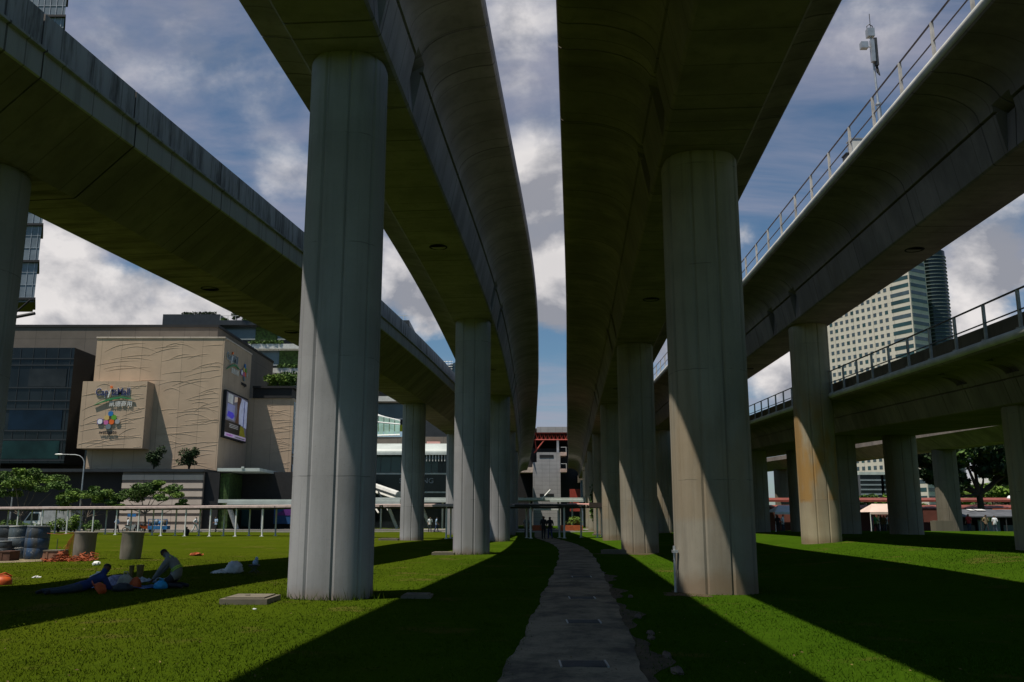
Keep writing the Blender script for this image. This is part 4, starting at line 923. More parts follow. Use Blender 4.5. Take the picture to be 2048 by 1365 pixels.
# the hundred that show largest: floors visible between the two decks
wins.sort(key=lambda w_: (0 if 50 < w_[0].z < 108 else 1, -w_[1].length, w_[0].y)); rest = [MB(),MB()]
for i,w_ in enumerate(wins):
    if i < 99: mb = MB(); mb.obox(*w_[:4]); obj('window', mb, w_[4], of)
    else: rest[0 if w_[4] is M['glass_mid'] else 1].obox(*w_[:4])
mb = MB(); mb.v = rest[0].v; mb.f = rest[0].f; mb.m = rest[0].m; mb.add(rest[1].v, rest[1].f, 1); o = obj('window', mb, [M['glass_mid'],M['glass_teal']], of); o['kind'] = 'stuff'
gc = thing('glass_cylinder_tower', 'dark green curved glass tower standing behind the pale office slab', 'tower', (208,418,0)); mb = MB(); cx_,cy_ = 205.5,422; GT_ = PZ(503,418)
prof = []; fins = MB()
mb.lathe([(7,0),(7,GT_)], (cx_,cy_,0), 40); obj('glass_body', mb, mat('green_black_glass',(.012,.024,.024),.15,.3,.1), gc, 30)
for k in range(int((GT_-5)/1.8)): z = 4+k*1.8; fins.lathe([(7.0,z),(7.35,z),(7.35,z+.35),(7.0,z+.35)], (cx_,cy_,0), 40)
obj('floor_fins', fins, mat('grey_green_fin',(.10,.13,.13),.5,.2,.2), gc)
# glass podium block under it
pg = thing('glass_podium', 'low dark glass office block with pale floor lines under the office slab', 'building', (150,330,0)); Yp = 330
x0,x1 = PX(1722,980,Yp),PX(1800,980,Yp); zt = PZ(950,Yp); mb = MB(); mb.box(x0,x0+7.5,Yp,Yp+20,0,zt); mb.box(x0+9,x1,Yp+1,Yp+20,0,zt); mb.box(x0+7.5,x0+9,Yp+3,Yp+18,0,zt); obj('glass_body', mb, M['glass_dk'], pg)
for k in range(9):
    z = 1.5+k*(zt-2)/9; mb = MB(); mb.box(x0-.05,x0+7.55,Yp-.12,Yp-.01,z,z+.5); mb.box(x0+8.95,x1,Yp+.85,Yp+.99,z,z+.5); obj('floor_line', mb, M['steel'], pg)
mb = MB(); mb.box(x0-.3,x1,Yp-.3,Yp+20,zt,zt+1.0); obj('roof_edge', mb, M['canopy'], pg)
# hillside campus building and woods far east
cb = thing('campus_building', 'white flat-roofed building with sloped sides on the far wooded rise', 'building', (PX(1990,950,300),300,0)); Yc = 300
mb = MB(); mb.prism([(0,0),(10.5,0),(13.5,PZ(948,Yc)-PZ(962,Yc)+2.6),(1.0,PZ(948,Yc)-PZ(962,Yc)+2.6)], (PX(1977,960,Yc),Yc,PZ(963,Yc)-1.5),(1,0,0),(0,0,1),(0,12,0)); obj('wall', mb, M['offwhite'], cb)
mb = MB(); mb.box(PX(2004,950,Yc),PX(2024,950,Yc),Yc-.1,Yc-.01,PZ(953,Yc),PZ(947,Yc)); obj('window', mb, M['glass_dk'], cb)
mb = MB(); mb.box(PX(1975,940,Yc),PX(1996,940,Yc),Yc+2,Yc+9,PZ(944,Yc),PZ(938,Yc)); mb.box(PX(1978,935,Yc),PX(1992,935,Yc),Yc+3,Yc+8,PZ(938,Yc),PZ(931,Yc)); obj('roof_storey', mb, M['steel'], cb)
mb = MB(); mb.box(PX(1955,965,Yc),PX(2060,965,Yc),Yc-1,Yc+14,0,PZ(963,Yc)-1.5); obj('plinth', mb, M['slab'], cb)

# ------------------------------------------------------------------ covered walkway across the lawn
wk = thing('covered_walkway', 'low covered walkway with a pinkish roof edge and thin white posts crossing the lawn', 'walkway', (-10,80,0))
WK = [(-62,99),(-40,91),(-20.3,80.5),(-10.5,76),(0,74.5),(5.5,75.5),(9.5,80)]
M['roof_pinkish'] = mat('walkway_roof_edge', (.42,.33,.30), .7, .2, 2); M['roof_under'] = mat('walkway_soffit', (.06,.055,.05), .7)
def wkpt(a,b,t,off,z):
    d = Vector((b[0]-a[0],b[1]-a[1],0)).normalized(); n = Vector((-d.y,d.x,0)); p = Vector((a[0],a[1],0)).lerp(Vector((b[0],b[1],0)),t)+n*off
    return (p.x,p.y,ground_z(p.x,p.y)*0+z)
for i,(a,b) in enumerate(zip(WK,WK[1:])):
    H = 2.62 if i < 5 else 2.68; edge = M['roof_pinkish'] if i < 4 else (M['roof_under'] if i == 4 else M['pink'])
    mb = MB(); p = [wkpt(a,b,t,o,H+(.12 if o > 0 else 0)) for t,o in ((0,-1.15),(1,-1.15),(1,1.15),(0,1.15))]; q = [(x,y,z+.06) for x,y,z in p]
    mb.add(p+q,[(0,3,2,1),(4,5,6,7),(0,1,5,4),(1,2,6,5),(2,3,7,6),(3,0,4,7)]); obj('roof_sheet', mb, M['roof_pinkish'] if i < 5 else M['pink'], wk)
    mb = MB(); mb.obox((Vector(wkpt(a,b,.5,-1.16,H-.0))), (Vector(wkpt(a,b,1,0,0))-Vector(wkpt(a,b,0,0,0)))*.5, Vector((0,.015,0)), (0,0,.09 if i != 5 else .2)); obj('fascia', mb, edge, wk)
    for o in (-.85,.85): mb = MB(); mb.tube([wkpt(a,b,0,o,H-.16),wkpt(a,b,1,o,H-.16)], .075, 6); obj('beam', mb, M['roof_under'], wk)
    L = math.hypot(b[0]-a[0],b[1]-a[1]); n = max(1,round(L/3.15))
    for k in range(n):
        t_ = (k+.5)/n
        for o,m in ((-.85,M['white']),(.85,M['offwhite'])):
            x,y,z = wkpt(a,b,t_,o,0); z0 = ground_z(x,y); mb = MB(); mb.tube([(x,y,z0-.05),(x,y,H-.12)], .075, 8); mb.box(x-.16,x+.16,y-.16,y+.16,z0-.04,z0+.035); obj('post', mb, m, wk)
        mb = MB(); mb.tube([wkpt(a,b,t_,-.85,H-.14),wkpt(a,b,t_,.85,H-.1)], .05, 6); obj('cross_beam', mb, M['roof_under'], wk)

# ------------------------------------------------------------------ street trees, lamps
rain = lambda s: [(-1.9*s,0,3.2*s,1.6*s,.75*s),(-.6*s,-.6,4.0*s,1.7*s,.8*s),(1.0*s,.4,3.9*s,1.8*s,.85*s),(2.3*s,-.2,3.3*s,1.5*s,.7*s),(.3*s,1.0,4.4*s,1.5*s,.7*s),(-2.9*s,.3,2.7*s,1.0*s,.55*s),(3.2*s,.4,2.6*s,.9*s,.5*s)]
LM = (M['leaf_md'], M['leaf_lt'])
GT = 'young spreading street trees before the mall'
tree('widest spreading young tree, by the lamp cut by the photo edge', PX(45,1020,113),113,6,rain(1.55),6400,.22,LM,seed=1,group=GT,trunk_r=.17,fork=.32,z0=0)
tree('small spreading young tree beneath the curved street lamp', PX(172,1020,110),110,5,rain(1.12),4200,.2,LM,seed=2,group=GT,trunk_r=.13,fork=.34,z0=0)
tree('spreading young tree in front of the pale striped podium', PX(292,1020,111),111,6,rain(1.3),4800,.2,LM,seed=3,group=GT,trunk_r=.13,fork=.36,z0=0)
def lamp(px, py_top, Y, rch, label):
    x,_,z = P(px,py_top,Y); t = thing('street_lamp', label, 'street lamp', (x,Y,0), 'curved street lamps along the road'); mb = MB(); R_ = 1.15
    pts = [(x,Y,0),(x,Y,z*.5),(x,Y,z-R_)]+[(x-R_*(1-math.cos(a)),Y,z-R_+R_*math.sin(a)) for a in (.3,.7,1.1,1.57)]+[(x-rch+.6,Y,z+.05)]
    mb.tube(pts, [.11,.09,.075,.06,.055,.05,.05,.045], 8); obj('pole', mb, M['steel'], t, 40)
    mb = MB(); mb.ball((x-rch+.15,Y,z+.05),(.55,.16,.1)); obj('lamp_head', mb, M['white'], t, 40)
lamp(170,910,112,3.4,'tall curved street lamp in front of the dark glass')
lamp(28,962,118,2.6,'lower curved street lamp cut by the edge of the photo')

# flowering bushes before the walkway
gb = random.Random(77)
for i,(px,py,r,h,m,lb) in enumerate(((12,1055,2.2,1.5,'leaf_md','rounded dark green bush at the photo edge behind the blue drums'),(52,1050,1.4,1.2,'leaf_md','low bush in front of the white truck'),
     (118,1050,1.5,1.6,'leaf_lt','flowering bush with white blooms between walkway posts'),(150,1050,1.3,1.8,'leaf_lt','taller light green bush beside the white blooms'),
     (188,1052,1.5,1.4,'leaf_md','rounded bush just east of the grey box truck'),(85,1056,1.3,1.0,'leaf_dk','low reddish dark bush beside the truck'))):
    Yb = 100+.4*i; t = shrub(lb, PX(px,py,Yb),Yb,0,r,h,1000,.13,M[m],name='bush',cat='bush',group='bushes along the road edge',seed=60+i)
    if i == 2:
        mb = MB()
        for k in range(60): leaves(mb, gb, (PX(px,py,Yb)+gb.uniform(-1.2,1.2),Yb-.5,gb.uniform(.6,1.4)),(.12,.12,.1),2,.09)
        obj('blossom', mb, M['white'], t, norm=False)

# ------------------------------------------------------------------ truck, motorcycles, cart
def wheel(mb,x,y,z,r,w): mb.tube([(x,y-w,z),(x,y+w,z)], r, 16)
tx,ty = PX(46,1050,112),112
t = thing('delivery_truck', 'white cab truck with a plain grey box body on the road behind the bushes', 'truck', (tx,ty,0))
mb = MB(); mb.prism([(0,.45),(2.1,.45),(2.1,2.35),(.75,2.35),(.12,1.35),(0,1.2)], (tx,ty,0),(1,0,0),(0,0,1),(0,2,0)); obj('cab', mb, M['white'], t)
mb = MB(); mb.prism([(.22,1.32),(.8,2.2),(.95,2.2),(.95,1.32)], (tx,ty-.02,0),(1,0,0),(0,0,1),(0,.015,0)); mb.prism([(1.05,1.32),(1.05,2.2),(1.8,2.2),(1.8,1.32)], (tx,ty-.02,0),(1,0,0),(0,0,1),(0,.015,0)); obj('side_window', mb, M['glass_dk'], t)
mb = MB(); mb.add([(tx+.12,ty+.15,1.38),(tx+.12,ty+1.85,1.38),(tx+.7,ty+1.8,2.28),(tx+.7,ty+.2,2.28)],[(0,1,2,3)]); mb.v=[(a-.02,b,c+.01) for a,b,c in mb.v]; obj('windscreen', mb, M['glass_mid'], t)
mb = MB(); mb.box(tx+2.2,tx+6.3,ty-.1,ty+2.1,.75,3.05); obj('cargo_box', mb, mat('truck_box_grey',(.33,.34,.35),.6), t)
mb = MB(); mb.box(tx+.2,tx+6.2,ty+.2,ty+1.8,.4,.6); obj('chassis', mb, M['black'], t)
for wx in (.75,5.0):
    for wy in (.05,1.95):
        mb = MB(); wheel(mb,tx+wx,ty+wy,.4,.4,.12); w_ = obj('wheel', mb, M['black'], t, 40); mb = MB(); wheel(mb,tx+wx,ty+wy,.4,.2,.13); obj('rim', mb, M['steel'], w_, 40)
for yy in (.3,1.7): mb = MB(); mb.ball((tx-.01,ty+yy,.85),(.06,.16,.1)); obj('headlight', mb, M['offwhite'], t)
def moto(x,y,rz,c,label):
    t = thing('motorcycle', label, 'motorcycle', (0,0,0), 'motorcycles parked by the pale podium')
    for wx in (-.62,.62):
        mb = MB(); n=18
        for k in range(n): a,b=2*math.pi*k/n,2*math.pi*(k+1)/n; mb.tube([(wx+.27*math.cos(a),0,.3+.27*math.sin(a)),(wx+.27*math.cos(b),0,.3+.27*math.sin(b))],.045,5,cap=False)
        w_ = obj('wheel', mb, M['black'], t); mb = MB(); wheel(mb,wx,0,.3,.12,.03); obj('hub', mb, M['steel'], w_)
    mb = MB(); mb.prism([(-.6,.62),(-.25,.42),(.25,.4),(.5,.75),(.42,.95),(.1,.82),(-.2,.75),(-.7,.85)], (0,-.12,0),(1,0,0),(0,0,1),(0,.24,0)); obj('body', mb, mat('moto_paint_'+label[:6].replace(' ','_'),c,.35), t)
    mb = MB(); mb.box(-.6,.05,-.13,.13,.78,.88); obj('seat', mb, M['black'], t)
    mb = MB(); mb.tube([(.62,0,.3),(.42,0,1.0)],.03,6); mb.tube([(.42,-.32,1.05),(.42,.32,1.05)],.02,6); obj('fork', mb, M['steel'], t)
    t.location = (x,y,.0); t.rotation_euler = (0,0,rz); return t
moto(PX(262,1056,104),104,.3,(.4,.4,.4),'silver motorcycle parked nearest the white-shirted walker')
moto(PX(276,1056,104.4),104.4,-.2,(.05,.05,.06),'black motorcycle between two other parked motorcycles')
moto(PX(292,1056,104),104,.4,(.5,.09,.02),'orange motorcycle parked beside the blue cart')
cx_,cy_ = PX(318,1055,104),104; M['cart_blue'] = mat('cart_blue',(.02,.13,.33),.6,.3,2)
t = thing('flat_cart', 'blue cart with rails and bundles standing on the lawn edge before the podium', 'cart', (cx_,cy_,0))
mb = MB(); mb.box(cx_-1.1,cx_+1.1,cy_-.5,cy_+.5,.35,.75); obj('bed', mb, M['cart_blue'], t)
mb = MB()
for dx in (-1.05,-.35,.35,1.05): mb.box(cx_+dx-.03,cx_+dx+.03,cy_-.5,cy_-.44,.75,1.5)
mb.box(cx_-1.1,cx_+1.1,cy_-.5,cy_-.44,1.45,1.52); obj('side_rail', mb, M['cart_blue'], t)
for i in range(4): mb = MB(); mb.ball((cx_-.8+.5*i,cy_,1.05+.1*(i%2)),(.3,.35,.3+.08*(i%2))); obj('bundle', mb, M[('steel_dk','dot_slate','cart_blue','bark')[i]], t)
for dx in (-.8,.8): mb = MB(); wheel(mb,cx_+dx,cy_-.4,.2,.2,.06); obj('wheel', mb, M['black'], t)
t = thing('traffic_sign', 'small blue plate on a grey post before the pale podium', 'sign', (PX(264,1031,108),108,0))
x,_,z = P(264,1031,108); mb = MB(); mb.tube([(x,108,0),(x,108,z)],.04,6); obj('post', mb, M['steel'], t); mb = MB(); mb.box(x-.5,x+.5,107.93,107.97,z-.18,z+.18); obj('plate', mb, M['cart_blue'], t)

# ------------------------------------------------------------------ drums, rings, netting
def drum(px, pyb, w, h, label, m, tilt=0, bands=False, Y=None, rust=None):
    g = 0; x,y = (P(px,pyb,Y)[0],Y) if Y else (0,0); t = thing('plastic_drum', label, 'drum', (0,0,0), 'blue drums in the lawn')
    r = w/2; mb = MB(); prof = [(r*.92,0),(r*.97,.04*h),(r,.12*h),(r*1.03,.33*h),(r*1.0,.345*h),(r*1.03,.36*h),(r*1.04,.64*h),(r*1.01,.655*h),(r*1.04,.67*h),(r,.9*h),(r*.95,.96*h),(r*.95,h),(r*.88,h),(r*.86,.95*h)]
    mb.lathe(prof, (0,0,0), 28); obj('shell', mb, m, t, 40)
    if bands:
        for q in (.34,.66):
            mb = MB(); mb.lathe([(r*1.035,q*h-.012),(r*1.05,q*h-.008),(r*1.05,q*h+.008),(r*1.035,q*h+.012)], n=28); obj('pale_hoop', mb, M['offwhite'], t)
    mb = MB(); mb.lathe([(r*.95,h-.005),(r*.99,h),(r*.99,h+.035),(r*.92,h+.035)], n=28); obj('top_ring', mb, M['offwhite'] if bands else M['steel'], t)
    t.location = (x,y,ground_z(x,y)); t.rotation_euler = (0,tilt,.4); return t
def drum_mat(name, c, dirt):
    m, t, b = nt(name); p = pos(t); b.inputs['Roughness'].default_value = .55
    s1 = ramp(t, noise(t, vscale(t,p,(2.5,2.5,.5)), 1.2, 5, .65), .42, .62); s2 = ramp(t, noise(t, p, 7, 4, .7), .58, .72)
    t.links.new(mix(t, math_(t,'MULTIPLY',s2,.6), mix(t, s1, c, dirt), (.35,.35,.33)), b.inputs['Base Color']); return m
dm = [drum_mat('drum_blue', (.025,.07,.13),(.07,.09,.10)), drum_mat('drum_blue_deep', (.02,.055,.12),(.05,.055,.06)), drum_mat('drum_dark', (.02,.028,.035),(.05,.055,.06))]
drum(70,1115,.86,1.26,'blue plastic drum beside the rust coloured box, without hoops',dm[1],.03,Y=36.2)
drum(38,1114,.80,1.28,'scuffed blue drum with two pale hoops',dm[0],-.05,True,Y=36.6)
drum(10,1110,.90,1.28,'dark drum cut by the photo edge',dm[2],0,False,Y=37.2)
drum(52,1060,.55,.62,'small dark tub showing above the hooped drum',dm[2],0,False,Y=46)
drum(9,1098,.5,.7,'black low drum in front of the dark drum at the photo edge',dm[2],0,False,Y=35.9)
M['conc_ring'] = concrete('pipe_concrete', (.23,.205,.165), stain=(.07,.055,.04), stain_amt=.7, dark_amt=.8)
def ring(px, label, tilt):
    x = P(px,1118,35.5)[0]; t = thing('concrete_pipe', label, 'concrete pipe', (0,0,0), 'concrete pipes standing in the lawn'); mb = MB(); r=.40; h=1.04
    mb.lathe([(r*.93,0),(r*.97,.1),(r,.5),(r*1.0,h-.1),(r*1.03,h-.06),(r*1.03,h),(r*.84,h),(r*.82,.1)], n=30); obj('barrel', mb, M['conc_ring'], t, 40)
    mb = MB(); mb.lathe([(r*1.035,h-.05),(r*1.06,h-.03),(r*1.06,h+.01),(r*.9,h+.012)], n=30); obj('collar', mb, M['conc_ring'], t, 40)
    t.location = (x,35.5,ground_z(x,35.5)-.01); t.rotation_euler = (0,tilt,0)
ring(166,'upright concrete pipe with orange netting heaped at its foot',.03); ring(260,'upright concrete pipe standing alone on the sunlit grass',.05)
M['carton'] = mat('rusty_box',(.24,.12,.075),.85,.3,4); M['carton_dk'] = mat('dark_rusty_box',(.09,.045,.03),.85,.3,4)
for px0,px1,py0,py1,Y,m,lb,fl in ((84,122,1103,1124,34.6,'carton','rust coloured box between the blue drums and the netting',.06),(-4,20,1105,1122,34.8,'carton_dk','dark brown box cut by the photo edge before the drums',.0)):
    x0,_,z1 = P(px0,py0,Y); x1 = P(px1,py0,Y)[0]; t = thing('wooden_box', lb, 'box', (x0,Y,0)); mb = MB(); mb.prism([(0,0),(x1-x0,0),(x1-x0-fl,z1),(fl,z1)], (x0,Y,0),(1,0,0),(0,0,1),(0,.7,0)); obj('carcass', mb, M[m], t)
    mb = MB(); mb.box(x0+fl-.02,x1-fl+.02,Y-.02,Y+.72,z1,z1+.04); obj('lid', mb, M['slab'] if m == 'carton' else M[m], t)
    mb = MB(); mb.box(x0+.1+fl,x0+.17+fl,Y-.02,Y-.002,.02,z1-.02); obj('batten', mb, M[m], t)
# orange safety netting: hanging panel + heap
M['net'] = mat('orange_net',(.27,.055,.01),.7,.25,6); M['net_dull'] = mat('orange_net_dull',(.26,.11,.015),.8,.25,6)
rn = random.Random(12); x0,x1 = P(125,1080,35.3)[0],P(150,1080,35.3)[0]; ztop = PZ(1064,35.3)
t = thing('safety_netting', 'orange netting hung from a thin stake and heaped on the grass at a pipe foot', 'netting', (x0,35.3,0)); mb = MB(); n=17
for k in range(n):
    q = k/(n-1); mb.tube([(x0+(x1-x0)*q,35.3+.05*math.sin(9*q),.05),(x1-(x1-x0)*(1-q)*.55,35.3,ztop*(.62+.38*q))],.0065,4,cap=False)
for k in range(16):
    q = k/15; mb.tube([(x0+(x1-x0)*q*.45,35.3,.05+ztop*.62*q),(x1,35.3,.05+(ztop-.05)*q)],.0065,4,cap=False)
obj('hung_panel', mb, M['net_dull'], t)
mb = MB(); hx0,hx1 = P(92,1125,34.2)[0],P(183,1125,34.2)[0]
for k in range(650):
    q = rn.random(); x = hx0+(hx1-hx0)*q; hh = (.10+.28*sstep(.45,.9,q)*(1-sstep(.93,1,q))+.5*math.exp(-((q-.33)/.07)**2))*(.35+.65*rn.random()); y = 34.2+rn.gauss(0,.22); a = rn.uniform(0,6.28); l = rn.uniform(.05,.17)
    p = Vector((x,y,hh*rn.random()+.01)); d = Vector((math.cos(a),math.sin(a)*.6,rn.uniform(-.5,.5)))*l; w_ = Vector((rn.gauss(0,1),rn.gauss(0,1),rn.gauss(0,1))).normalized()*.018; mb.quad(p-d-w_,p+d-w_,p+d+w_,p-d+w_)
mb.v = [(a,b,max(.006,c)) for a,b,c in mb.v]; obj('heap', mb, M['net'], t, norm=False)
sx = P(115,1080,35.4)[0]; mb = MB(); mb.tube([(sx,35.4,0),(sx+.01,35.4,PZ(1078,35.4))],.014,6); obj('stake', mb, M['steel_dk'], t)
mb = MB(); zt = PZ(1066,36); xa,xb = P(94,1066,36)[0],P(150,1066,36)[0]; mb.tube([(xa,36,zt-.02),((xa+xb)/2,36,zt-.06),(xb,36,zt)],.008,4); obj('tie_line', mb, M['net'], t)
# small litter
def rag(name,label,cat,x,y,r,m,seed,n=26,h=.5):
    rg = random.Random(seed); z = ground_z(x,y); mb = MB(); mb.ball((x,y,z+r*h*.8),(r,r*.7,r*h),n=14)
    mb.v = [(a+rg.gauss(0,r*.1),b+rg.gauss(0,r*.1),max(z-.005,c+rg.gauss(0,r*.1))) for a,b,c in mb.v]; o = obj(name, mb, M[m]); return tag(o,label,cat)
x,y,_ = P(193,1130,31); rag('crumpled_paper','small white crumpled paper on the grass beyond the lying man','paper',x,31,.14,'white',1)
x,y,_ = P(393,1104,39); rag('netting_scrap','flat scrap of orange netting on the sunlit grass','netting',x,39,.3,'net',2,h=.18)
x,y,_ = P(509,1224,16); rag('litter','tiny white scrap of litter before the square slab','litter',x,16,.035,'white',3)
x,y,_ = P(73,1157,25); rag('litter','pale flat scrap of litter near the shadow edge behind the lying man','litter',x,25,.12,'offwhite',4,h=.15)

# ------------------------------------------------------------------ market at the east
t = thing('market_hall', 'long low market hall with stacked red-brown roofs behind the eastern piers', 'market', (50,104,0)); Ym = 104
for py0,py1,dy in ((998,1004,6),(1013,1021,0)):
    mb = MB(); z0,z1 = PZ(py1,Ym+dy),PZ(py0,Ym+dy); x0 = PX(1548,1000,Ym); mb.add([(x0,Ym+dy,z0),(130,Ym+dy,z0),(130,Ym+dy+3.5,z1+.05),(x0,Ym+dy+3.5,z1+.05),(x0,Ym+dy,z0+.22),(130,Ym+dy,z0+.22),(130,Ym+dy+3.5,z1+.2),(x0,Ym+dy+3.5,z1+.2)],[(0,3,2,1),(4,5,6,7),(0,1,5,4),(1,2,6,5),(2,3,7,6),(3,0,4,7)]); obj('roof', mb, M['redroof'], t)
    mb = MB(); mb.box(x0,130,Ym+dy-.12,Ym+dy-.01,z0-.02,z0+.14); obj('eave', mb, M['redroof'], t)
mb = MB(); mb.box(PX(1550,1000,Ym),130,Ym+4,Ym+12,0,PZ(1010,Ym)); obj('wall', mb, M['redbrown'], t)
for k in range(32): X = PX(1552,1000,Ym)+2.8*k; mb = MB(); mb.box(X-.12,X+.12,Ym+.3,Ym+.54,0,PZ(1021,Ym)); obj('column', mb, M['red'], t)
for i,px in enumerate((1832,2020,2040)): X,_,z = P(px,993,112); mb = MB(); mb.lathe([(.35,0),(.38,.3),(.2,.55),(.05,.6)], (X,112,z-.5), 12); obj('roof_ventilator', mb, M['white'], t, 40)
# tents
M['tent'] = mat('pink_white_tent',(.62,.47,.40),.8,.1,.8)
def tent(px0,px1,Y,zr,ze,label,m):
    x0,x1 = PX(px0,1035,Y),PX(px1,1035,Y); t = thing('market_tent', label, 'tent', (x0,Y,0), 'canopy tents at the market'); mb = MB()
    mb.add([(x0,Y,ze),(x1,Y,ze),(x1,Y+1.7,zr),(x0+.9,Y+1.7,zr),(x0,Y+3.4,ze),(x1,Y+3.4,ze)],[(0,1,2,3),(3,2,5,4),(0,3,4)]); mb.box(x0,x1,Y-.02,Y,ze-.22,ze); obj('canopy', mb, m, t, norm=False)
    n = max(2,int((x1-x0)/2.4)+1)
    for k in range(n):
        X = x0+.05+(x1-x0-.1)*k/(n-1); mb = MB(); mb.tube([(X,Y+.1,ground_z(X,Y)),(X,Y+.1,ze-.05)],.035,6); obj('pole', mb, M['white'], t)
    return x0,x1
tent(1741,1806,88,3.0,2.2,'pale pink canopy tent crowded with shoppers beside the broad very dark pier',M['tent'])
tent(1550,1592,90,2.9,2.2,'white canopy tent glimpsed between two far dark piers',M['white'])
M['stall_roof'] = mat('grey_stall_roof',(.085,.09,.10),.6,.35,.9)
Y = 86; t = thing('market_stalls', 'row of shuttered stalls under a patched dark grey roof at the east', 'stall', (50,Y,0)); x0,x1 = PX(1912,1040,Y),62
mb = MB(); mb.add([(x0,Y,PZ(1035,Y)),(x1,Y,PZ(1035,Y)),(x1,Y+3,PZ(1024,Y)+.15),(x0,Y+3,PZ(1024,Y)+.15),(x0,Y,PZ(1035,Y)+.1),(x1,Y,PZ(1035,Y)+.1),(x1,Y+3,PZ(1024,Y)+.25),(x0,Y+3,PZ(1024,Y)+.25)],[(0,3,2,1),(4,5,6,7),(0,1,5,4),(1,2,6,5),(2,3,7,6),(3,0,4,7)]); obj('roof', mb, M['stall_roof'], t)
for a,b in ((1962,1972),(1976,1995)): mb = MB(); mb.add([(PX(a,1024,Y),Y+2.0,PZ(1024,Y)+.12),(PX(b,1024,Y),Y+2.0,PZ(1024,Y)+.12),(PX(b,1024,Y),Y+2.8,PZ(1024,Y)+.24),(PX(a,1024,Y),Y+2.8,PZ(1024,Y)+.24)],[(0,1,2,3)]); mb.v=[(p,q,r+.03) for p,q,r in mb.v]; obj('pale_patch', mb, M['white'], t, norm=False)
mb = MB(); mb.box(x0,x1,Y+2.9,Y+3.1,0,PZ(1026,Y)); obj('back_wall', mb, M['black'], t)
X = x0
k = 0
while X < x1:
    mb = MB(); mb.tube([(X,Y+.1,0),(X,Y+.1,PZ(1035,Y)+.03)],.05,6); obj('post', mb, M['steel_dk'], t)
    mb = MB(); mb.box(X+.15,X+2.2,Y+.9,Y+1.1,0,.95+.5*(k%2)); obj('counter', mb, (M['steel_dk'],M['dot_slate'],M['stall_roof'])[k%3], t)
    if k%3 == 1:
        for q in range(7): mb = MB(); mb.box(X+.3+.24*q,X+.48+.24*q,Y+.7,Y+.76,1.35,1.8-.05*(q%3)); obj('hung_goods', mb, M[('dot_yellow','dot_orange','dot_pink','offwhite','dot_green','dot_blue','red')[q]], t)
    X += 2.4; k += 1
mb = MB(); xa,xb = PX(2000,1020,95),PX(2046,1020,95); mb.box(xa,xb,95,96.5,PZ(1022,95),PZ(1018,95)); tag(obj('orange_awning', mb, M['orange']), 'bright orange-red awning strip above the grey stall roof','awning')

# big dark tree and the woods beyond
tree('big dark broad-leaved tree beside the pale pier under the farthest viaduct', PX(1960,1000,100),100,14,[(-4.5,0,7.5,3.2,2.2),(-1.5,0,9,3.4,2.6),(1.2,.5,8.2,3.2,2.6),(3.8,0,9.4,3.0,1.8),(5.6,-.5,10.4,2.4,1.3),(0,1,11,4,2.2),(-6.5,.5,10.5,3.6,2),(2.4,0,6.2,2.4,1.8),(-9.5,.5,9.6,3.2,1.9),(-13,.5,9.8,3,1.5),(-4,-1,5.6,2.4,1.6)],16000,.34,(M['leaf_dk'],M['leaf_md']),seed=11,bark='bark_dk',trunk_r=.4,fork=.3,z0=0)
for i,(px,py,Y,s,lb) in enumerate(((1985,985,150,3.6,'light green spreading tree behind the market roofs beside the dark trunk'),(2022,975,170,3.4,'dark rounded tree behind the market roofs, near the photo edge'),(2036,950,250,3.6,'tall tree on the far rise beside the white building'),
       (1950,985,160,2.8,'darker tree behind the market between trunk and pale pier'),(2052,978,160,3.6,'bushy tree at the photo edge behind the stalls'),(1735,1000,150,1.7,'small green tree before the glass office block'),(1790,1002,150,2.1,'lighter small tree before the glass office block'))):
    x,_,z = P(px,py,Y); tree(lb, x,Y,z,[(-s,0,z-.5,s*.8,s*.45),(s,0,z-.6,s*.8,s*.45),(0,.5,z,s,s*.5),(-s*1.6,0,z-1.3,s*.6,s*.35),(s*1.7,.3,z-1.2,s*.6,s*.35)],2600,.5,((M['leaf_lt'],M['leaf_md']) if i in (0,6) else (M['leaf_dk'],M['leaf_md'])),seed=90+i,bark='bark_dk',group='trees beyond the market',trunk_r=.25,fork=.5,z0=0)
mb = MB(); rg = random.Random(4)
for k in range(170): x = PX(1930,970,235)+k*1.7; leaves(mb, rg, (x,235+rg.uniform(-5,5),PZ(974,235)-2+rg.uniform(-2.5,1.2)),(2.4,2,2.2),60,.6)
o = obj('woods', mb, M['leaf_md'], norm=False); o['kind'] = 'stuff'; o['label'] = 'wooded rise below the white campus building'

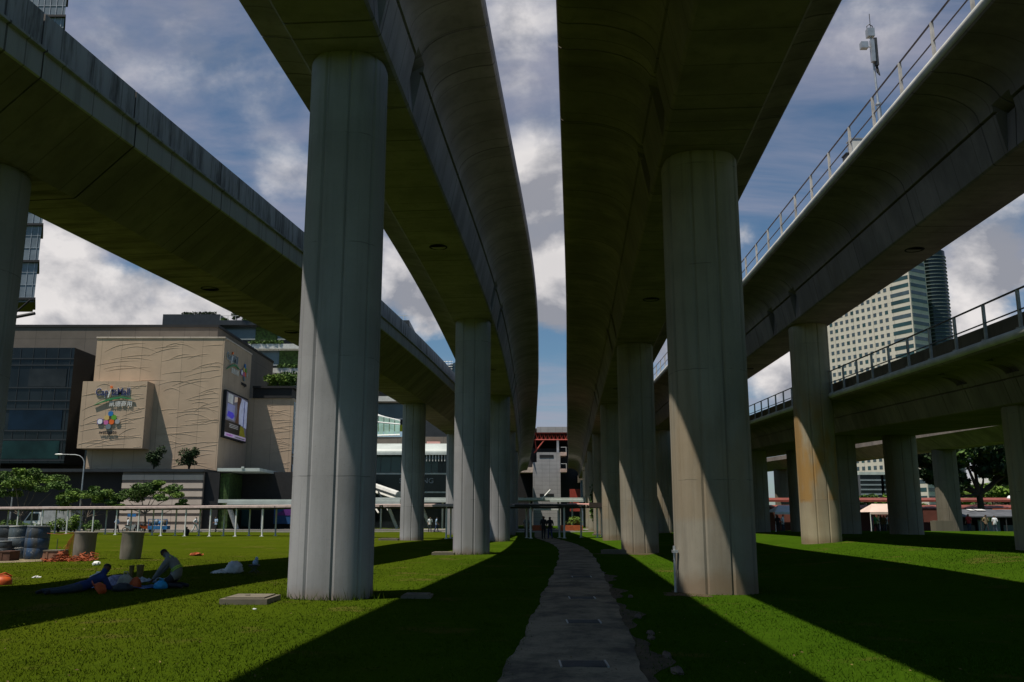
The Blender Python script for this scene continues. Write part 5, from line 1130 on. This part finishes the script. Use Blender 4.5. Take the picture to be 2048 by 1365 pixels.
# ------------------------------------------------------------------ people: one skinned body each, clothes and hair as children
V = Vector
for k,c in {'skin':(.20,.105,.06),'skin_dk':(.10,.05,.03),'hair':(.012,.010,.009),'c_white':(.62,.64,.66),'c_lightblue':(.30,.40,.55),'c_black':(.018,.018,.022),'c_navy':(.02,.035,.10),'c_jersey':(.012,.03,.12),
            'c_grey':(.16,.165,.165),'c_red':(.4,.03,.03),'c_green':(.02,.2,.12),'c_purple':(.08,.03,.2),'c_khaki':(.22,.17,.1),'c_jean':(.035,.05,.075),'c_pink':(.5,.2,.22),'c_orange':(.6,.15,.03),'c_brown':(.09,.05,.03)}.items():
    M[k] = mat('cloth_'+k, c, .85, .2, 6)
M['hivis'] = mat('hivis_band',(.38,.62,.04),.6,.1,5)
def skin(nodes, edges):
    names = list(nodes); idx = {n:i for i,n in enumerate(names)}
    me = bpy.data.meshes.new('skel'); me.from_pydata([nodes[n][0] for n in names], [(idx[a],idx[b]) for a,b in edges], [])
    o = bpy.data.objects.new('skel', me); COL.objects.link(o); md = o.modifiers.new('s','SKIN'); md.use_smooth_shade = True
    sv = me.skin_vertices[0].data
    for n in names: r = nodes[n][1]; sv[idx[n]].radius = r if isinstance(r,tuple) else (r,r); sv[idx[n]].use_root = (n == 'pelvis')
    o.modifiers.new('u','SUBSURF').levels = 1
    bpy.context.view_layer.update(); ev = o.evaluated_get(bpy.context.evaluated_depsgraph_get()); em = ev.to_mesh()
    v = [p.co.copy() for p in em.vertices]; nn = [p.normal.copy() for p in em.vertices]; f = [tuple(p.vertices) for p in em.polygons]
    ev.to_mesh_clear(); bpy.data.objects.remove(o); bpy.data.meshes.remove(me); return v,nn,f
SEG = {'torso':[('pelvis','spine'),('spine','chest'),('chest','shL'),('chest','shR'),('chest','neck'),('pelvis','hipL'),('pelvis','hipR')],'hips':[('pelvis','hipL'),('pelvis','hipR')],
 'uarm':[('shL','elL'),('shR','elR')],'farm':[('elL','wrL'),('elR','wrR')],'hand':[('wrL','haL'),('wrR','haR')],'thigh':[('hipL','knL'),('hipR','knR')],'shank':[('knL','anL'),('knR','anR')],'foot':[('anL','toL'),('anR','toR')],'head':[('neck','jaw'),('jaw','crown')]}
def dseg(p,a,b):
    ab = b-a; t = max(0,min(1,(p-a).dot(ab)/max(1e-9,ab.dot(ab)))); return (p-(a+ab*t)).length
def person(label, J, shirt, pants, shoes='c_black', skinm='skin', long_sleeve=False, shorts=False, hair=True, loc=(0,0,0), rz=0, sc=1.0, group=None, cat='person', cap=None, face=V((0,-1,0))):
    J = {k:V(v) for k,v in J.items()}; up = (J['head']-J['neck']).normalized(); face = (face-up*face.dot(up)).normalized(); side = up.cross(face)
    nd = {'pelvis':(J['pelvis'],(.135,.11)),'spine':(J['spine'],(.135,.10)),'chest':(J['chest'],(.15,.115)),'neck':(J['neck'],.055),'jaw':(J['head']+face*.012,(.068,.077)),'mid':(J['head']+up*.085,(.086,.101)),'crown':(J['head']+up*.16,.062),
          'nose':(J['head']+up*.055+face*.108,.012),'earL':(J['head']+up*.06+side*.096,.018),'earR':(J['head']+up*.06-side*.096,.018)}
    ed = [('pelvis','spine'),('spine','chest'),('chest','neck'),('neck','jaw'),('jaw','mid'),('mid','crown'),('mid','nose'),('mid','earL'),('mid','earR')]
    for s in 'LR':
        nd['sh'+s] = (J['sh'+s],.068); nd['el'+s] = (J['el'+s],.043); nd['wr'+s] = (J['wr'+s],.030); nd['hip'+s] = (J['hip'+s],.095); nd['kn'+s] = (J['kn'+s],.062); nd['an'+s] = (J['an'+s],.042); nd['to'+s] = (J['to'+s],(.042,.03))
        d = (J['wr'+s]-J['el'+s]).normalized(); nd['ha'+s] = (J['wr'+s]+d*.075,(.036,.02)); lat = d.cross(V((0,0,1)) if abs(d.z) < .9 else V((0,1,0))).normalized(); pal = d.cross(lat)
        ed += [('chest','sh'+s),('sh'+s,'el'+s),('el'+s,'wr'+s),('wr'+s,'ha'+s),('pelvis','hip'+s),('hip'+s,'kn'+s),('kn'+s,'an'+s),('an'+s,'to'+s)]
        for k,l in enumerate((.065,.08,.075,.055)):
            q = J['wr'+s]+d*.085+lat*(.03-.02*k); nd[f'f{s}{k}a'] = (q+d*l*.5,.009); nd[f'f{s}{k}b'] = (q+d*l*.9+pal*.02,.0075); ed += [('ha'+s,f'f{s}{k}a'),(f'f{s}{k}a',f'f{s}{k}b')]
        nd[f't{s}a'] = (J['wr'+s]+d*.045+lat*.045,.011); nd[f't{s}b'] = (J['wr'+s]+d*.085+lat*.062+pal*.01,.009); ed += [('wr'+s,f't{s}a'),(f't{s}a',f't{s}b')]
    v,nn,f = skin(nd, ed)
    C = {k:p for k,(p,_) in nd.items()}; own = []
    for fc in f:
        c = sum((v[i] for i in fc), V())/len(fc); own.append(min(((dseg(c,C[a],C[b])-(.05 if g == 'torso' else 0),g) for g,ss in SEG.items() for a,b in ss))[1])
    root = thing('person', label, cat, (0,0,0), group)
    mb = MB(); mb.v = [tuple(p) for p in v]; mb.f = f; mb.m = [0]*len(f); obj('body', mb, M[skinm], root, 80)
    def cloth(name, groups, m, off, filt=None):
        use = {}; fs = []
        for fc,g in zip(f,own):
            if g in groups and (not filt or filt(sum((v[i] for i in fc),V())/len(fc))): fs.append(tuple(use.setdefault(i,len(use)) for i in fc))
        mb = MB(); mb.v = [tuple(v[i]+nn[i]*off) for i in use]; mb.f = fs; mb.m = [0]*len(fs); return obj(name, mb, M[m], root, 80, norm=False)
    top = cloth('shirt', {'torso','uarm'}|({'farm'} if long_sleeve else set()), shirt, .014)
    cloth('shorts' if shorts else 'trousers', {'hips','thigh'}|(set() if shorts else {'shank'}), pants, .012)
    for s in 'LR': cloth('shoe', {'foot'}, shoes, .01, lambda c, s=s: dseg(c,C['an'+s],C['to'+s]) <= min(dseg(c,C['anL'],C['toL']),dseg(c,C['anR'],C['toR'])))
    hc = J['head']+up*.10-face*.02; cloth_h = {}
    if hair: cloth('hair', {'head'}, 'hair', .014, lambda c: (c-J['head']).dot(up) > .075 and ((c-J['head']).dot(face) < .045 or (c-J['head']).dot(up) > .135))
    if cap: mb = MB(); q = J['head']+up*.15; mb.ball(tuple(q),(.1,.105,.07),n=14); mb.obox(q+face*.1-up*.02, side*.07, face*.07, up*.008); obj('cap', mb, M[cap], root, 50)
    for s in (-1,1): mb = MB(); mb.ball(tuple(J['head']+up*.078+face*.092+side*.034*s), .011, n=8); obj('eye', mb, M['black'], root)
    mb = MB(); q = J['head']+up*.022+face*.086; mb.obox(q, side*.024, face*.006, up*.005); obj('mouth', mb, M['c_brown'], root)
    root.location = loc; root.rotation_euler = (0,0,rz); root.scale = (sc,)*3; return root
def stand(stride=.0, arm=.06, bend=0.0, carry=False):
    J = {'pelvis':(0,0,.95),'spine':(0,.01,1.12),'chest':(0,-.01,1.33),'neck':(0,-.02,1.47),'head':(0,-.035,1.55)}
    for s,q in (('L',1),('R',-1)):
        J['sh'+s] = (.18*q,0,1.40); J['hip'+s] = (.095*q,0,.90); st = stride*q
        J['kn'+s] = (.10*q,-st*.5-.03,.49); J['an'+s] = (.11*q,-st+(.1 if st < 0 else 0),.09+(.06 if st < -.1 else 0)); J['to'+s] = (.125*q,-st+(.1 if st < 0 else 0)-.16,.035)
        J['el'+s] = (.24*q,arm*q*-1.2+.03,1.13); J['wr'+s] = (.24*q,-arm*q*2.2*-1-.08,.90) if not carry else (.16*q,-.25,1.05)
    return J
def put(px, Y, **kw):
    x = P(px,1050,Y)[0]; return (x,Y,ground_z(x,Y))
GW = 'people walking in front of the mall'
person('person in a white shirt and dark trousers walking before the dark shopfront', stand(.22,.1), 'c_lightblue','c_black', loc=put(234,104.6), rz=R(70), group=GW)
person('person in white top and light shorts beside the parked motorcycles', stand(.18,.08), 'c_white','c_khaki', shorts=True, loc=put(256,104), rz=R(-60), group=GW)
person('person all in white walking past the pale podium stripes', stand(.28,.1), 'c_white','c_white', loc=put(391,105), rz=R(80), group=GW)
person('person in pale blue shirt near the entrance columns of the mall', stand(.1,.05,carry=True), 'c_lightblue','c_black', loc=put(432,105), rz=R(-30), group=GW)
person('person in white shirt, one of two under the walkway between grey piers', stand(.1), 'c_white','c_black', loc=put(860,105), rz=R(20), group=GW)
person('person in pale blue shirt, one of two under the walkway between grey piers', stand(.2), 'c_lightblue','c_navy', loc=put(873,105.4), rz=R(100), group=GW)
person('person in dark clothes on the path under the walkway, nearer its middle', stand(.12,.06), 'c_black','c_black', loc=put(1087,70.5), rz=R(170), skinm='skin_dk', sc=1.03)
person('person in dark clothes under the walkway, east of the other dark figure', stand(.16,.05), 'c_black','c_navy', loc=put(1100,71.5), rz=R(190), skinm='skin_dk', sc=1.0)
person('person in grey clothes standing by walkway posts beside the third grey pier', stand(.05,.05), 'c_grey','c_black', loc=put(1053,80), rz=R(10))
person('small distant person in dark blue beside the shaded pier with a slash of light', stand(.1), 'c_navy','c_black', loc=put(1325,90), rz=R(30))
person('person in white cap and grey shirt standing before the broad very dark pier', stand(.06,.05), 'c_grey','c_black', loc=put(1792,74), rz=R(160), cap='c_white', sc=1.02)
# someone in black sitting on the sunlit grass
SJ = {'pelvis':(0,0,.13),'spine':(0,.0,.30),'chest':(0,-.04,.50),'neck':(0,-.08,.63),'head':(0,-.11,.70)}
for s,q in (('L',1),('R',-1)): SJ.update({'sh'+s:(.18*q,-.03,.57),'hip'+s:(.1*q,0,.12),'kn'+s:(.2*q,-.38,.38),'an'+s:(.14*q,-.58,.08),'to'+s:(.15*q,-.72,.04),'el'+s:(.25*q,-.2,.40),'wr'+s:(.16*q,-.42,.38)})
person('person in black sitting on the sunlit grass near the walkway posts', SJ, 'c_black','c_black', loc=put(374,86), rz=R(200), skinm='skin_dk', long_sleeve=True)
# kneeling worker with hi-vis band, leaning west over the papers
wx,wy,_ = P(346,1180,20.9); KJ = {'pelvis':(.10,0,.34),'spine':(.06,0,.50),'chest':(-.08,0,.68),'neck':(-.20,0,.775),'head':(-.255,0,.83),
 'shL':(-.10,-.19,.70),'shR':(-.12,.19,.70),'elL':(-.27,-.24,.44),'elR':(-.36,.16,.45),'wrL':(-.46,-.14,.25),'wrR':(-.58,.05,.22),
 'hipL':(.10,-.10,.32),'hipR':(.10,.10,.32),'knL':(-.24,-.17,.09),'knR':(-.22,.17,.09),'anL':(.20,-.15,.08),'anR':(.2,.15,.08),'toL':(.34,-.15,.05),'toR':(.34,.15,.05)}
wk_ = person('worker in grey with a yellow-green band kneeling over papers in the shade', KJ, 'c_grey','c_black', skinm='skin_dk', long_sleeve=True, loc=(0,0,0), face=V((-1,0,-.35)))
ax = (V(KJ['chest'])-V(KJ['spine'])).normalized(); e1 = V((0,1,0)); e2 = ax.cross(e1); c0 = V((.075,0,.455)); mb = MB(); c1 = V((-.02,0,.60))
mb.tube([c0+e1*.165*math.cos(a)+e2*.135*math.sin(a) for a in [2*math.pi*k/24 for k in range(25)]], .013, 6); obj('hivis_band', mb, M['hivis'], wk_)
mb = MB(); mb.tube([c0+ax*.045+e1*.166*math.cos(a)+e2*.137*math.sin(a) for a in [2*math.pi*k/24 for k in range(25)]], .011, 6); obj('hivis_band', mb, M['hivis'], wk_)
for q in (-.09,.09): mb = MB(); mb.tube([V((-.0,q,.64)),V((-.10,q*1.2,.79)),V((-.22,q,.72))], .013, 6); obj('hivis_strap', mb, M['hivis'], wk_)
wk_.location = (wx,wy,ground_z(wx,wy)); wk_.rotation_euler = (0,0,R(-8)); wk_.scale = (.9,)*3
# man lying on his front, propped on his elbows
PJ = {'pelvis':(0,0,.13),'spine':(.17,.12,.17),'chest':(.36,.25,.29),'neck':(.47,.33,.40),'head':(.505,.355,.475)}
a_ = V((.82,.57,0)); b_ = V((.57,-.82,0))
for s,q in (('L',-1),('R',1)):
    c = V(PJ['chest']); sh = c+b_*.19*q+V((.02,.02,.02)); el = V((c.x,c.y,0))+a_*.16+b_*.26*q+V((0,0,.05)); wr = el+a_*.2-b_*.12*q+V((0,0,.02))
    hp = b_*.09*q+V((0,0,.12)); kn = -a_*.43+b_*.12*q+V((0,0,.07)); an = -a_*.86+b_*.15*q+V((0,0,.07)); to = -a_*.98+b_*.17*q+V((0,0,.04))
    PJ.update({'sh'+s:tuple(sh),'el'+s:tuple(el),'wr'+s:tuple(wr),'hip'+s:tuple(hp),'kn'+s:tuple(kn),'an'+s:tuple(an),'to'+s:tuple(to)})
ly = person('man in a blue number 7 jersey lying on shaded grass, propped on elbows', PJ, 'c_jersey','c_jean', skinm='skin_dk', face=V((.8,.55,.05)))
sp = (V(PJ['chest'])-V(PJ['spine'])).normalized(); nrm = b_.cross(sp).normalized(); nrm = nrm if nrm.z > 0 else -nrm
mb = fit(text_mb('7',1,.02,.02), -.075,.075,-.12,.12); o_ = V(PJ['chest'])-sp*.04+nrm*.128; mb.v = [tuple(o_+b_*x+sp*y+nrm*(z*.2)) for x,y,z in mb.v]; obj('jersey_number', mb, M['c_white'], ly)
x,y,_ = P(160,1184,20.1); ly.location = (x,y,ground_z(x,y)); ly.rotation_euler = (0,0,R(24)); ly.scale = (.93,)*3
# their things on the blue groundsheet
gx,gy = P(255,1178,21.2)[0],21.2
mb = MB(); n=14; mb.v=[(gx-1.0+2.0*i/n+.02*math.sin(j), gy-.55+.9*j/6+.03*math.sin(i*1.7), ground_z(gx,gy)+.03+.02*math.sin(i*2.1+j)) for j in range(7) for i in range(n+1)]
mb.f=[(j*(n+1)+i,j*(n+1)+i+1,(j+1)*(n+1)+i+1,(j+1)*(n+1)+i) for j in range(6) for i in range(n)]; mb.m=[0]*len(mb.f); tag(obj('groundsheet', mb, M['cart_blue'], norm=False),'blue groundsheet spread on the shaded grass under bags and papers','groundsheet')
M['bag_white'] = mat('bag_white',(.50,.50,.52),.5,.2,6); M['bag_lilac'] = mat('paper_lilac',(.30,.28,.40),.8,.5,14); M['bag_blue'] = mat('bag_blue',(.02,.25,.5),.5,.2,6); M['bag_black'] = mat('bag_black',(.018,.022,.028),.6,.3,6); M['bag_orange'] = mat('bag_orange',(.42,.07,.01),.55,.2,6); M['news'] = mat('newsprint',(.34,.38,.43),.9,.5,30); M['bag_cream'] = mat('bag_cream',(.40,.38,.30),.7,.2,6); M['boot'] = mat('boot_tan',(.15,.11,.035),.7,.3,6)
def bag(name,label,cat,px,Y,r,h,m,seed,handle=True,sq=.75):
    rg = random.Random(seed); x = P(px,1170,Y)[0]; z = ground_z(x,Y); t = thing(name,label,cat,(x,Y,z)); mb = MB(); n=22
    prof = [(.80,0),(1.0,.12),(1.02,.4),(.9,.65),(.62,.85),(.34,1.0)]; mb.lathe([(r*a,h*b) for a,b in prof],(x,Y,z),n)
    mb.v = [(x+(p-x)*(1+.16*math.sin(i*1.9+seed))+rg.gauss(0,r*.04), Y+(q-Y)*sq*(1+.1*math.sin(i*2.7)), max(z,s+rg.gauss(0,h*.03))) for i,(p,q,s) in enumerate(mb.v)]; obj('sack', mb, M[m], t, 70)
    if handle:
        for k in (-1,1): mb = MB(); mb.tube([(x-.3*r,Y+.1*r*k,z+h*.9),(x-.2*r,Y+.15*r*k,z+h*1.22),(x+.2*r,Y+.15*r*k,z+h*1.22),(x+.3*r,Y+.1*r*k,z+h*.9)],.012,6); obj('handle', mb, M[m], t)
    return t
bag('plastic_bag','pale cream bag with a dark mark between the two resting workers','bag',250,21.0,.17,.30,'bag_cream',1)
bag('plastic_bag','bright orange bag among the papers on the groundsheet','bag',271,20.9,.12,.24,'bag_orange',2,False)
bag('plastic_bag','turquoise blue bag at the knees of the kneeling worker','bag',322,20.7,.15,.18,'bag_blue',3)
bag('sports_bag','flat black bag lying in front of the cream bag','bag',246,20.2,.22,.17,'bag_black',4,False)
bag('plastic_bag','lilac and white crumpled bag beside the shoulder of the lying man','bag',232,21.4,.23,.27,'bag_lilac',5,False)
for i,(px,Y,lb) in enumerate(((298,21.3,'open newspaper before the kneeling worker'),(283,21.6,'white folded papers beside the orange bag'),(312,21.1,'loose newsprint sheet near the turquoise bag'))):
    x = P(px,1170,Y)[0]; z = ground_z(x,Y); rg = random.Random(i+3); n=6; mb = MB(); mb.v=[(x-.22+.44*a/n,Y-.16+.32*b/n,z+.09+.16*abs(a/n-.5)*(i!=1)+.06*rg.random()) for b in range(n+1) for a in range(n+1)]
    mb.f=[(b*(n+1)+a,b*(n+1)+a+1,(b+1)*(n+1)+a+1,(b+1)*(n+1)+a) for b in range(n) for a in range(n)]; mb.m=[0]*len(mb.f); tag(obj('newspaper', mb, M['news' if i!=1 else 'bag_white'], norm=False), lb, 'newspaper')
def helmet(px,pyb,Y,label,tilt,m='bag_orange',s=1.0):
    x = P(px,pyb,Y)[0]; t = thing('safety_helmet', label, 'helmet', (0,0,0)); mb = MB(); mb.lathe([(.16*s,0),(.155*s,.02),(.14*s,.09),(.10*s,.145),(.04*s,.165)], n=20); obj('shell', mb, M[m], t, 50)
    mb = MB(); mb.obox((-.17*s,0,.012),(.06*s,0,-.006),(0,.1*s,0),(0,0,.006)); obj('peak', mb, M[m], t); mb = MB(); mb.tube([(-.12*s,0,.12*s),(0,0,.175*s),(.12*s,0,.12*s)],.015*s,6); obj('ridge', mb, M[m], t)
    t.location = (x,Y,ground_z(x,Y)+.06); t.rotation_euler = (.3,tilt,.7); return t
helmet(194,1194,19.6,'orange safety helmet tipped on the grass before the lying man',.9)
helmet(5,1170,22.6,'large orange-red bundle with a helmet shape cut by the photo edge',.1,s=1.35)
def boot(px,Y,h,r,label,rz):
    x = P(px,1155,Y)[0]; t = thing('rubber_boot', label, 'boot', (0,0,0), 'boots standing by the groundsheet'); mb = MB(); mb.tube([(0,0,.05),(0,0,.12),(.005,0,.22),(.0,0,h)],[r*.75,r*.72,r*.9,r*1.12],14); obj('shaft', mb, M['boot'], t, 50)
    mb = MB(); mb.ball((-.075,0,.05),(.14,.055,.055),n=14); obj('foot', mb, M['boot'], t, 60); mb = MB(); mb.obox((-.07,0,.008),(.145,0,0),(0,.052,0),(0,0,.008)); obj('sole', mb, M['bag_black'], t); t.location = (x,Y,ground_z(x,Y)); t.rotation_euler=(0,0,rz)
boot(262,22.6,.42,.055,'narrow tan rubber boot, the one nearer the lying man',.2); boot(279,22.6,.43,.085,'broad tan rubber boot, the one nearer the kneeling worker',-.1)
bag('plastic_bag','white plastic bag lying alone on the shaded grass between the worker and the pier','bag',466,26.5,.24,.34,'bag_white',8,False)
x,y,_ = P(445,1139,26.6); rag('plastic_sheet','flat pale plastic sheet spread beside the white bag','sheet',x,26.6,.34,'offwhite',9,h=.06)
x = P(508,1140,26.8)[0]; z = ground_z(x,26.8); t = thing('folding_stool','small dark folding stool with a pale cloth, next to the white bag','stool',(x,26.8,z))
mb = MB(); mb.box(x-.14,x+.14,26.66,26.94,z+.20,z+.23); obj('seat', mb, M['bag_black'], t)
for sx in (-1,1):
    for sy in (-1,1): mb = MB(); mb.tube([(x+.12*sx,26.8+.12*sy,z+.2),(x-.12*sx,26.8+.13*sy,z)],.011,6); obj('leg', mb, M['steel_dk'], t)
mb = MB(); mb.ball((x+.03,26.8,z+.29),(.09,.08,.08),n=10); mb.ball((x+.06,26.8,z+.38),(.05,.05,.08),n=8); tag(obj('cloth_bundle', mb, M['c_lightblue']),'pale blue cloth bundle on the folding stool','cloth')

# ------------------------------------------------------------------ shoppers at the market tents
protos = [person('shopper', stand(.05,.04), 'c_red','c_jean'), person('shopper', stand(.2,.09), 'c_white','c_black', skinm='skin_dk')]
rg = random.Random(21); used = [False,False]
crowd = [(1744,89,'c_purple','person in purple at the tent end by the pole'),(1751,90,'c_green','person in green under the pale pink tent'),(1757,90.5,'c_white','person in white between green and dark shirts under the tent'),(1763,91,'c_black','person in black in the middle of the tent crowd'),
 (1769,90,'c_brown','person in brown under the middle of the pale pink tent'),(1774,91,'c_white','person in white behind the red shirt under the tent'),(1780,89.5,'c_red','person in red at the front of the tent crowd'),(1785,91,'c_grey','person in grey at the far end of the tent crowd'),
 (1760,92,'c_navy','person in navy at the back of the tent crowd'),(1777,92.5,'c_pink','person in pink at the back of the tent crowd'),(1938,85,'c_red','person in red before the shuttered stalls'),(1972,85,'c_khaki','person in khaki by the hung goods of the stalls'),(1990,85.5,'c_white','person in white by the stall counter'),
 (1556,86,'c_black','person in black by the far white tent'),(1566,87,'c_white','person in white by the far white tent')]
for i,(px,Y,c,lb) in enumerate(crowd):
    k = i%2; pr = protos[k]; l = put(px,Y); rz = rg.uniform(0,6.28); s = rg.uniform(.93,1.03)
    if used[k]: o = dup(pr, l, rz, lb, s)
    else: pr.location = l; pr.rotation_euler = (0,0,rz); pr['label'] = lb; o = pr; used[k] = True
    o['group'] = 'shoppers at the market'
    for ch in o.children:
        if ch.name.startswith('shirt'): ch.material_slots[0].link = 'OBJECT'; ch.material_slots[0].material = M[c]

# ------------------------------------------------------------------ sky, sun, camera
SUN = Vector((-.33,-.25,1.0)).normalized()
def dirpx(px,py):
    du = CY-py; return Vector((px-CX, F*CS-du*SN, F*SN+du*CS)).normalized()
w = bpy.data.worlds.new('World'); SC.world = w; w.use_nodes = True; t = w.node_tree
bg = t.nodes['Background']; tc = t.nodes.new('ShaderNodeTexCoord')
sky = t.nodes.new('ShaderNodeTexSky'); sky.sky_type = 'NISHITA'; sky.sun_disc = False
sky.sun_elevation = math.asin(SUN.z); sky.sun_rotation = math.atan2(SUN.x, SUN.y); sky.air_density = 1.0; sky.dust_density = .6; sky.ozone_density = 1.5
SKY_S = .06
nv = t.nodes.new('ShaderNodeVectorMath'); nv.operation = 'NORMALIZE'; t.links.new(tc.outputs['Generated'], nv.inputs[0]); d = nv.outputs[0]
CLOUDS = [(250,610,.15,.2),(110,500,.07,.2),(130,620,.08,.25),(520,620,.1,.25),(400,540,.1,.15),(420,140,.14,.16),(540,360,.08,.2),
 (1060,60,.12,.45),(1085,340,.08,.5),(1100,560,.08,.5),(840,600,.1,.25),(1990,480,.1,.35),(1930,600,.1,.2),(1560,740,.06,.25),(1500,470,.06,.2),(1700,150,.14,.12),
 (720,80,.12,-.1),(1600,300,.14,-.4),(1110,780,.07,-.45),(420,330,.09,-.35),(250,470,.05,-.2),(1960,330,.2,-.2)]
def dens(vec):
    n1 = noise(t, vscale(t, vec, (1,1,1.5)), 3.2, 9, .58, .15)
    n2 = noise(t, vscale(t, vec, (1,1,1.35)), 11, 5, .55)
    acc = math_(t,'ADD', math_(t,'MULTIPLY', math_(t,'SUBTRACT', n1, .5), 1.5), math_(t,'MULTIPLY', math_(t,'SUBTRACT', n2, .5), .45))
    for px,py,rad,amp in CLOUDS:
        dn = t.nodes.new('ShaderNodeVectorMath'); dn.operation = 'DISTANCE'; t.links.new(vec, dn.inputs[0]); dn.inputs[1].default_value = dirpx(px,py)
        acc = math_(t,'ADD', acc, math_(t,'MULTIPLY', math_(t,'SUBTRACT', 1.0, ramp(t, dn.outputs['Value'], 0, rad)), amp))
    return acc
a = dens(d)
off = t.nodes.new('ShaderNodeVectorMath'); off.operation = 'ADD'; t.links.new(d, off.inputs[0]); off.inputs[1].default_value = (-.015,0,.035)
b2 = dens(off.outputs[0])
sp = t.nodes.new('ShaderNodeSeparateXYZ'); t.links.new(d, sp.inputs[0])
soft = ramp(t, sp.outputs[2], .2, .42)                                 # low cumulus is crisp, the high cloud is soft
mask = math_(t,'ADD', math_(t,'MULTIPLY', ramp(t, a, .02, .2), math_(t,'SUBTRACT', 1.0, soft)), math_(t,'MULTIPLY', ramp(t, a, -.05, .45), soft))
clear = math_(t,'MULTIPLY', math_(t,'SUBTRACT', 1.0, ramp(t, sp.outputs[2], .58, .75)), ramp(t, sp.outputs[1], -.35, .1))   # clouds taken out overhead and southward to lower the fill light
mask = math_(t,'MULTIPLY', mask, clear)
def billow(vec): return noise(t, vscale(t, vec, (1,1,1.35)), 8.5, 7, .55, .2)
bil = math_(t,'MULTIPLY', math_(t,'SUBTRACT', billow(d), billow(off.outputs[0])), 4.2)
lit = math_(t,'MULTIPLY_ADD', math_(t,'ADD', math_(t,'MULTIPLY', math_(t,'SUBTRACT', a, b2), 1.3), bil), 1.0, .36, clamp=True)
thick = ramp(t, a, .3, .75)
ccol = mix(t, lit, (.27,.28,.32), (.74,.71,.70))
ccol = mix(t, math_(t,'MULTIPLY', thick, .25), ccol, (.32,.315,.34))
# high thin streaks
cm = t.nodes.new('ShaderNodeCombineXYZ'); zz = math_(t,'ADD', sp.outputs[2], .18)
t.links.new(math_(t,'DIVIDE', sp.outputs[0], zz), cm.inputs[0]); t.links.new(math_(t,'DIVIDE', sp.outputs[1], zz), cm.inputs[1])
wis = noise(t, vscale(t, cm.outputs[0], (.75,1.9,1)), 1.15, 7, .6, .5)
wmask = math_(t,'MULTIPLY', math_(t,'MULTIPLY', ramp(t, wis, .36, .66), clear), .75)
skyc = vscale(t, sky.outputs[0], (SKY_S*.84,SKY_S*1.06,SKY_S*1.16))
c1 = mix(t, wmask, skyc, (.33,.325,.40))
up = ramp(t, sp.outputs[2], -.02, .02)
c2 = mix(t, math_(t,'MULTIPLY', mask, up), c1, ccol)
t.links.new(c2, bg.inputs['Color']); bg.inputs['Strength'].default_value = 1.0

L = bpy.data.lights.new('sun','SUN'); L.energy = 5.0; L.angle = R(.5); L.color = (1,.93,.82)
lo = bpy.data.objects.new('sun', L); COL.objects.link(lo); lo.rotation_euler = (-SUN).to_track_quat('-Z','Y').to_euler(); lo.location = (-30,-20,80)
cam = bpy.data.cameras.new('camera'); cam.sensor_width = 36; cam.lens = F/2048*36; cam.clip_start = .1; cam.clip_end = 9000
co = bpy.data.objects.new('camera', cam); COL.objects.link(co); co.location = (0,0,EYE); co.rotation_euler = (math.pi/2+TH,0,0); SC.camera = co
SC.view_settings.view_transform = 'Standard'; SC.view_settings.look = 'None'; SC.view_settings.exposure = .1; SC.view_settings.gamma = 1
SC.cycles.max_bounces = 6; SC.cycles.use_denoising = True
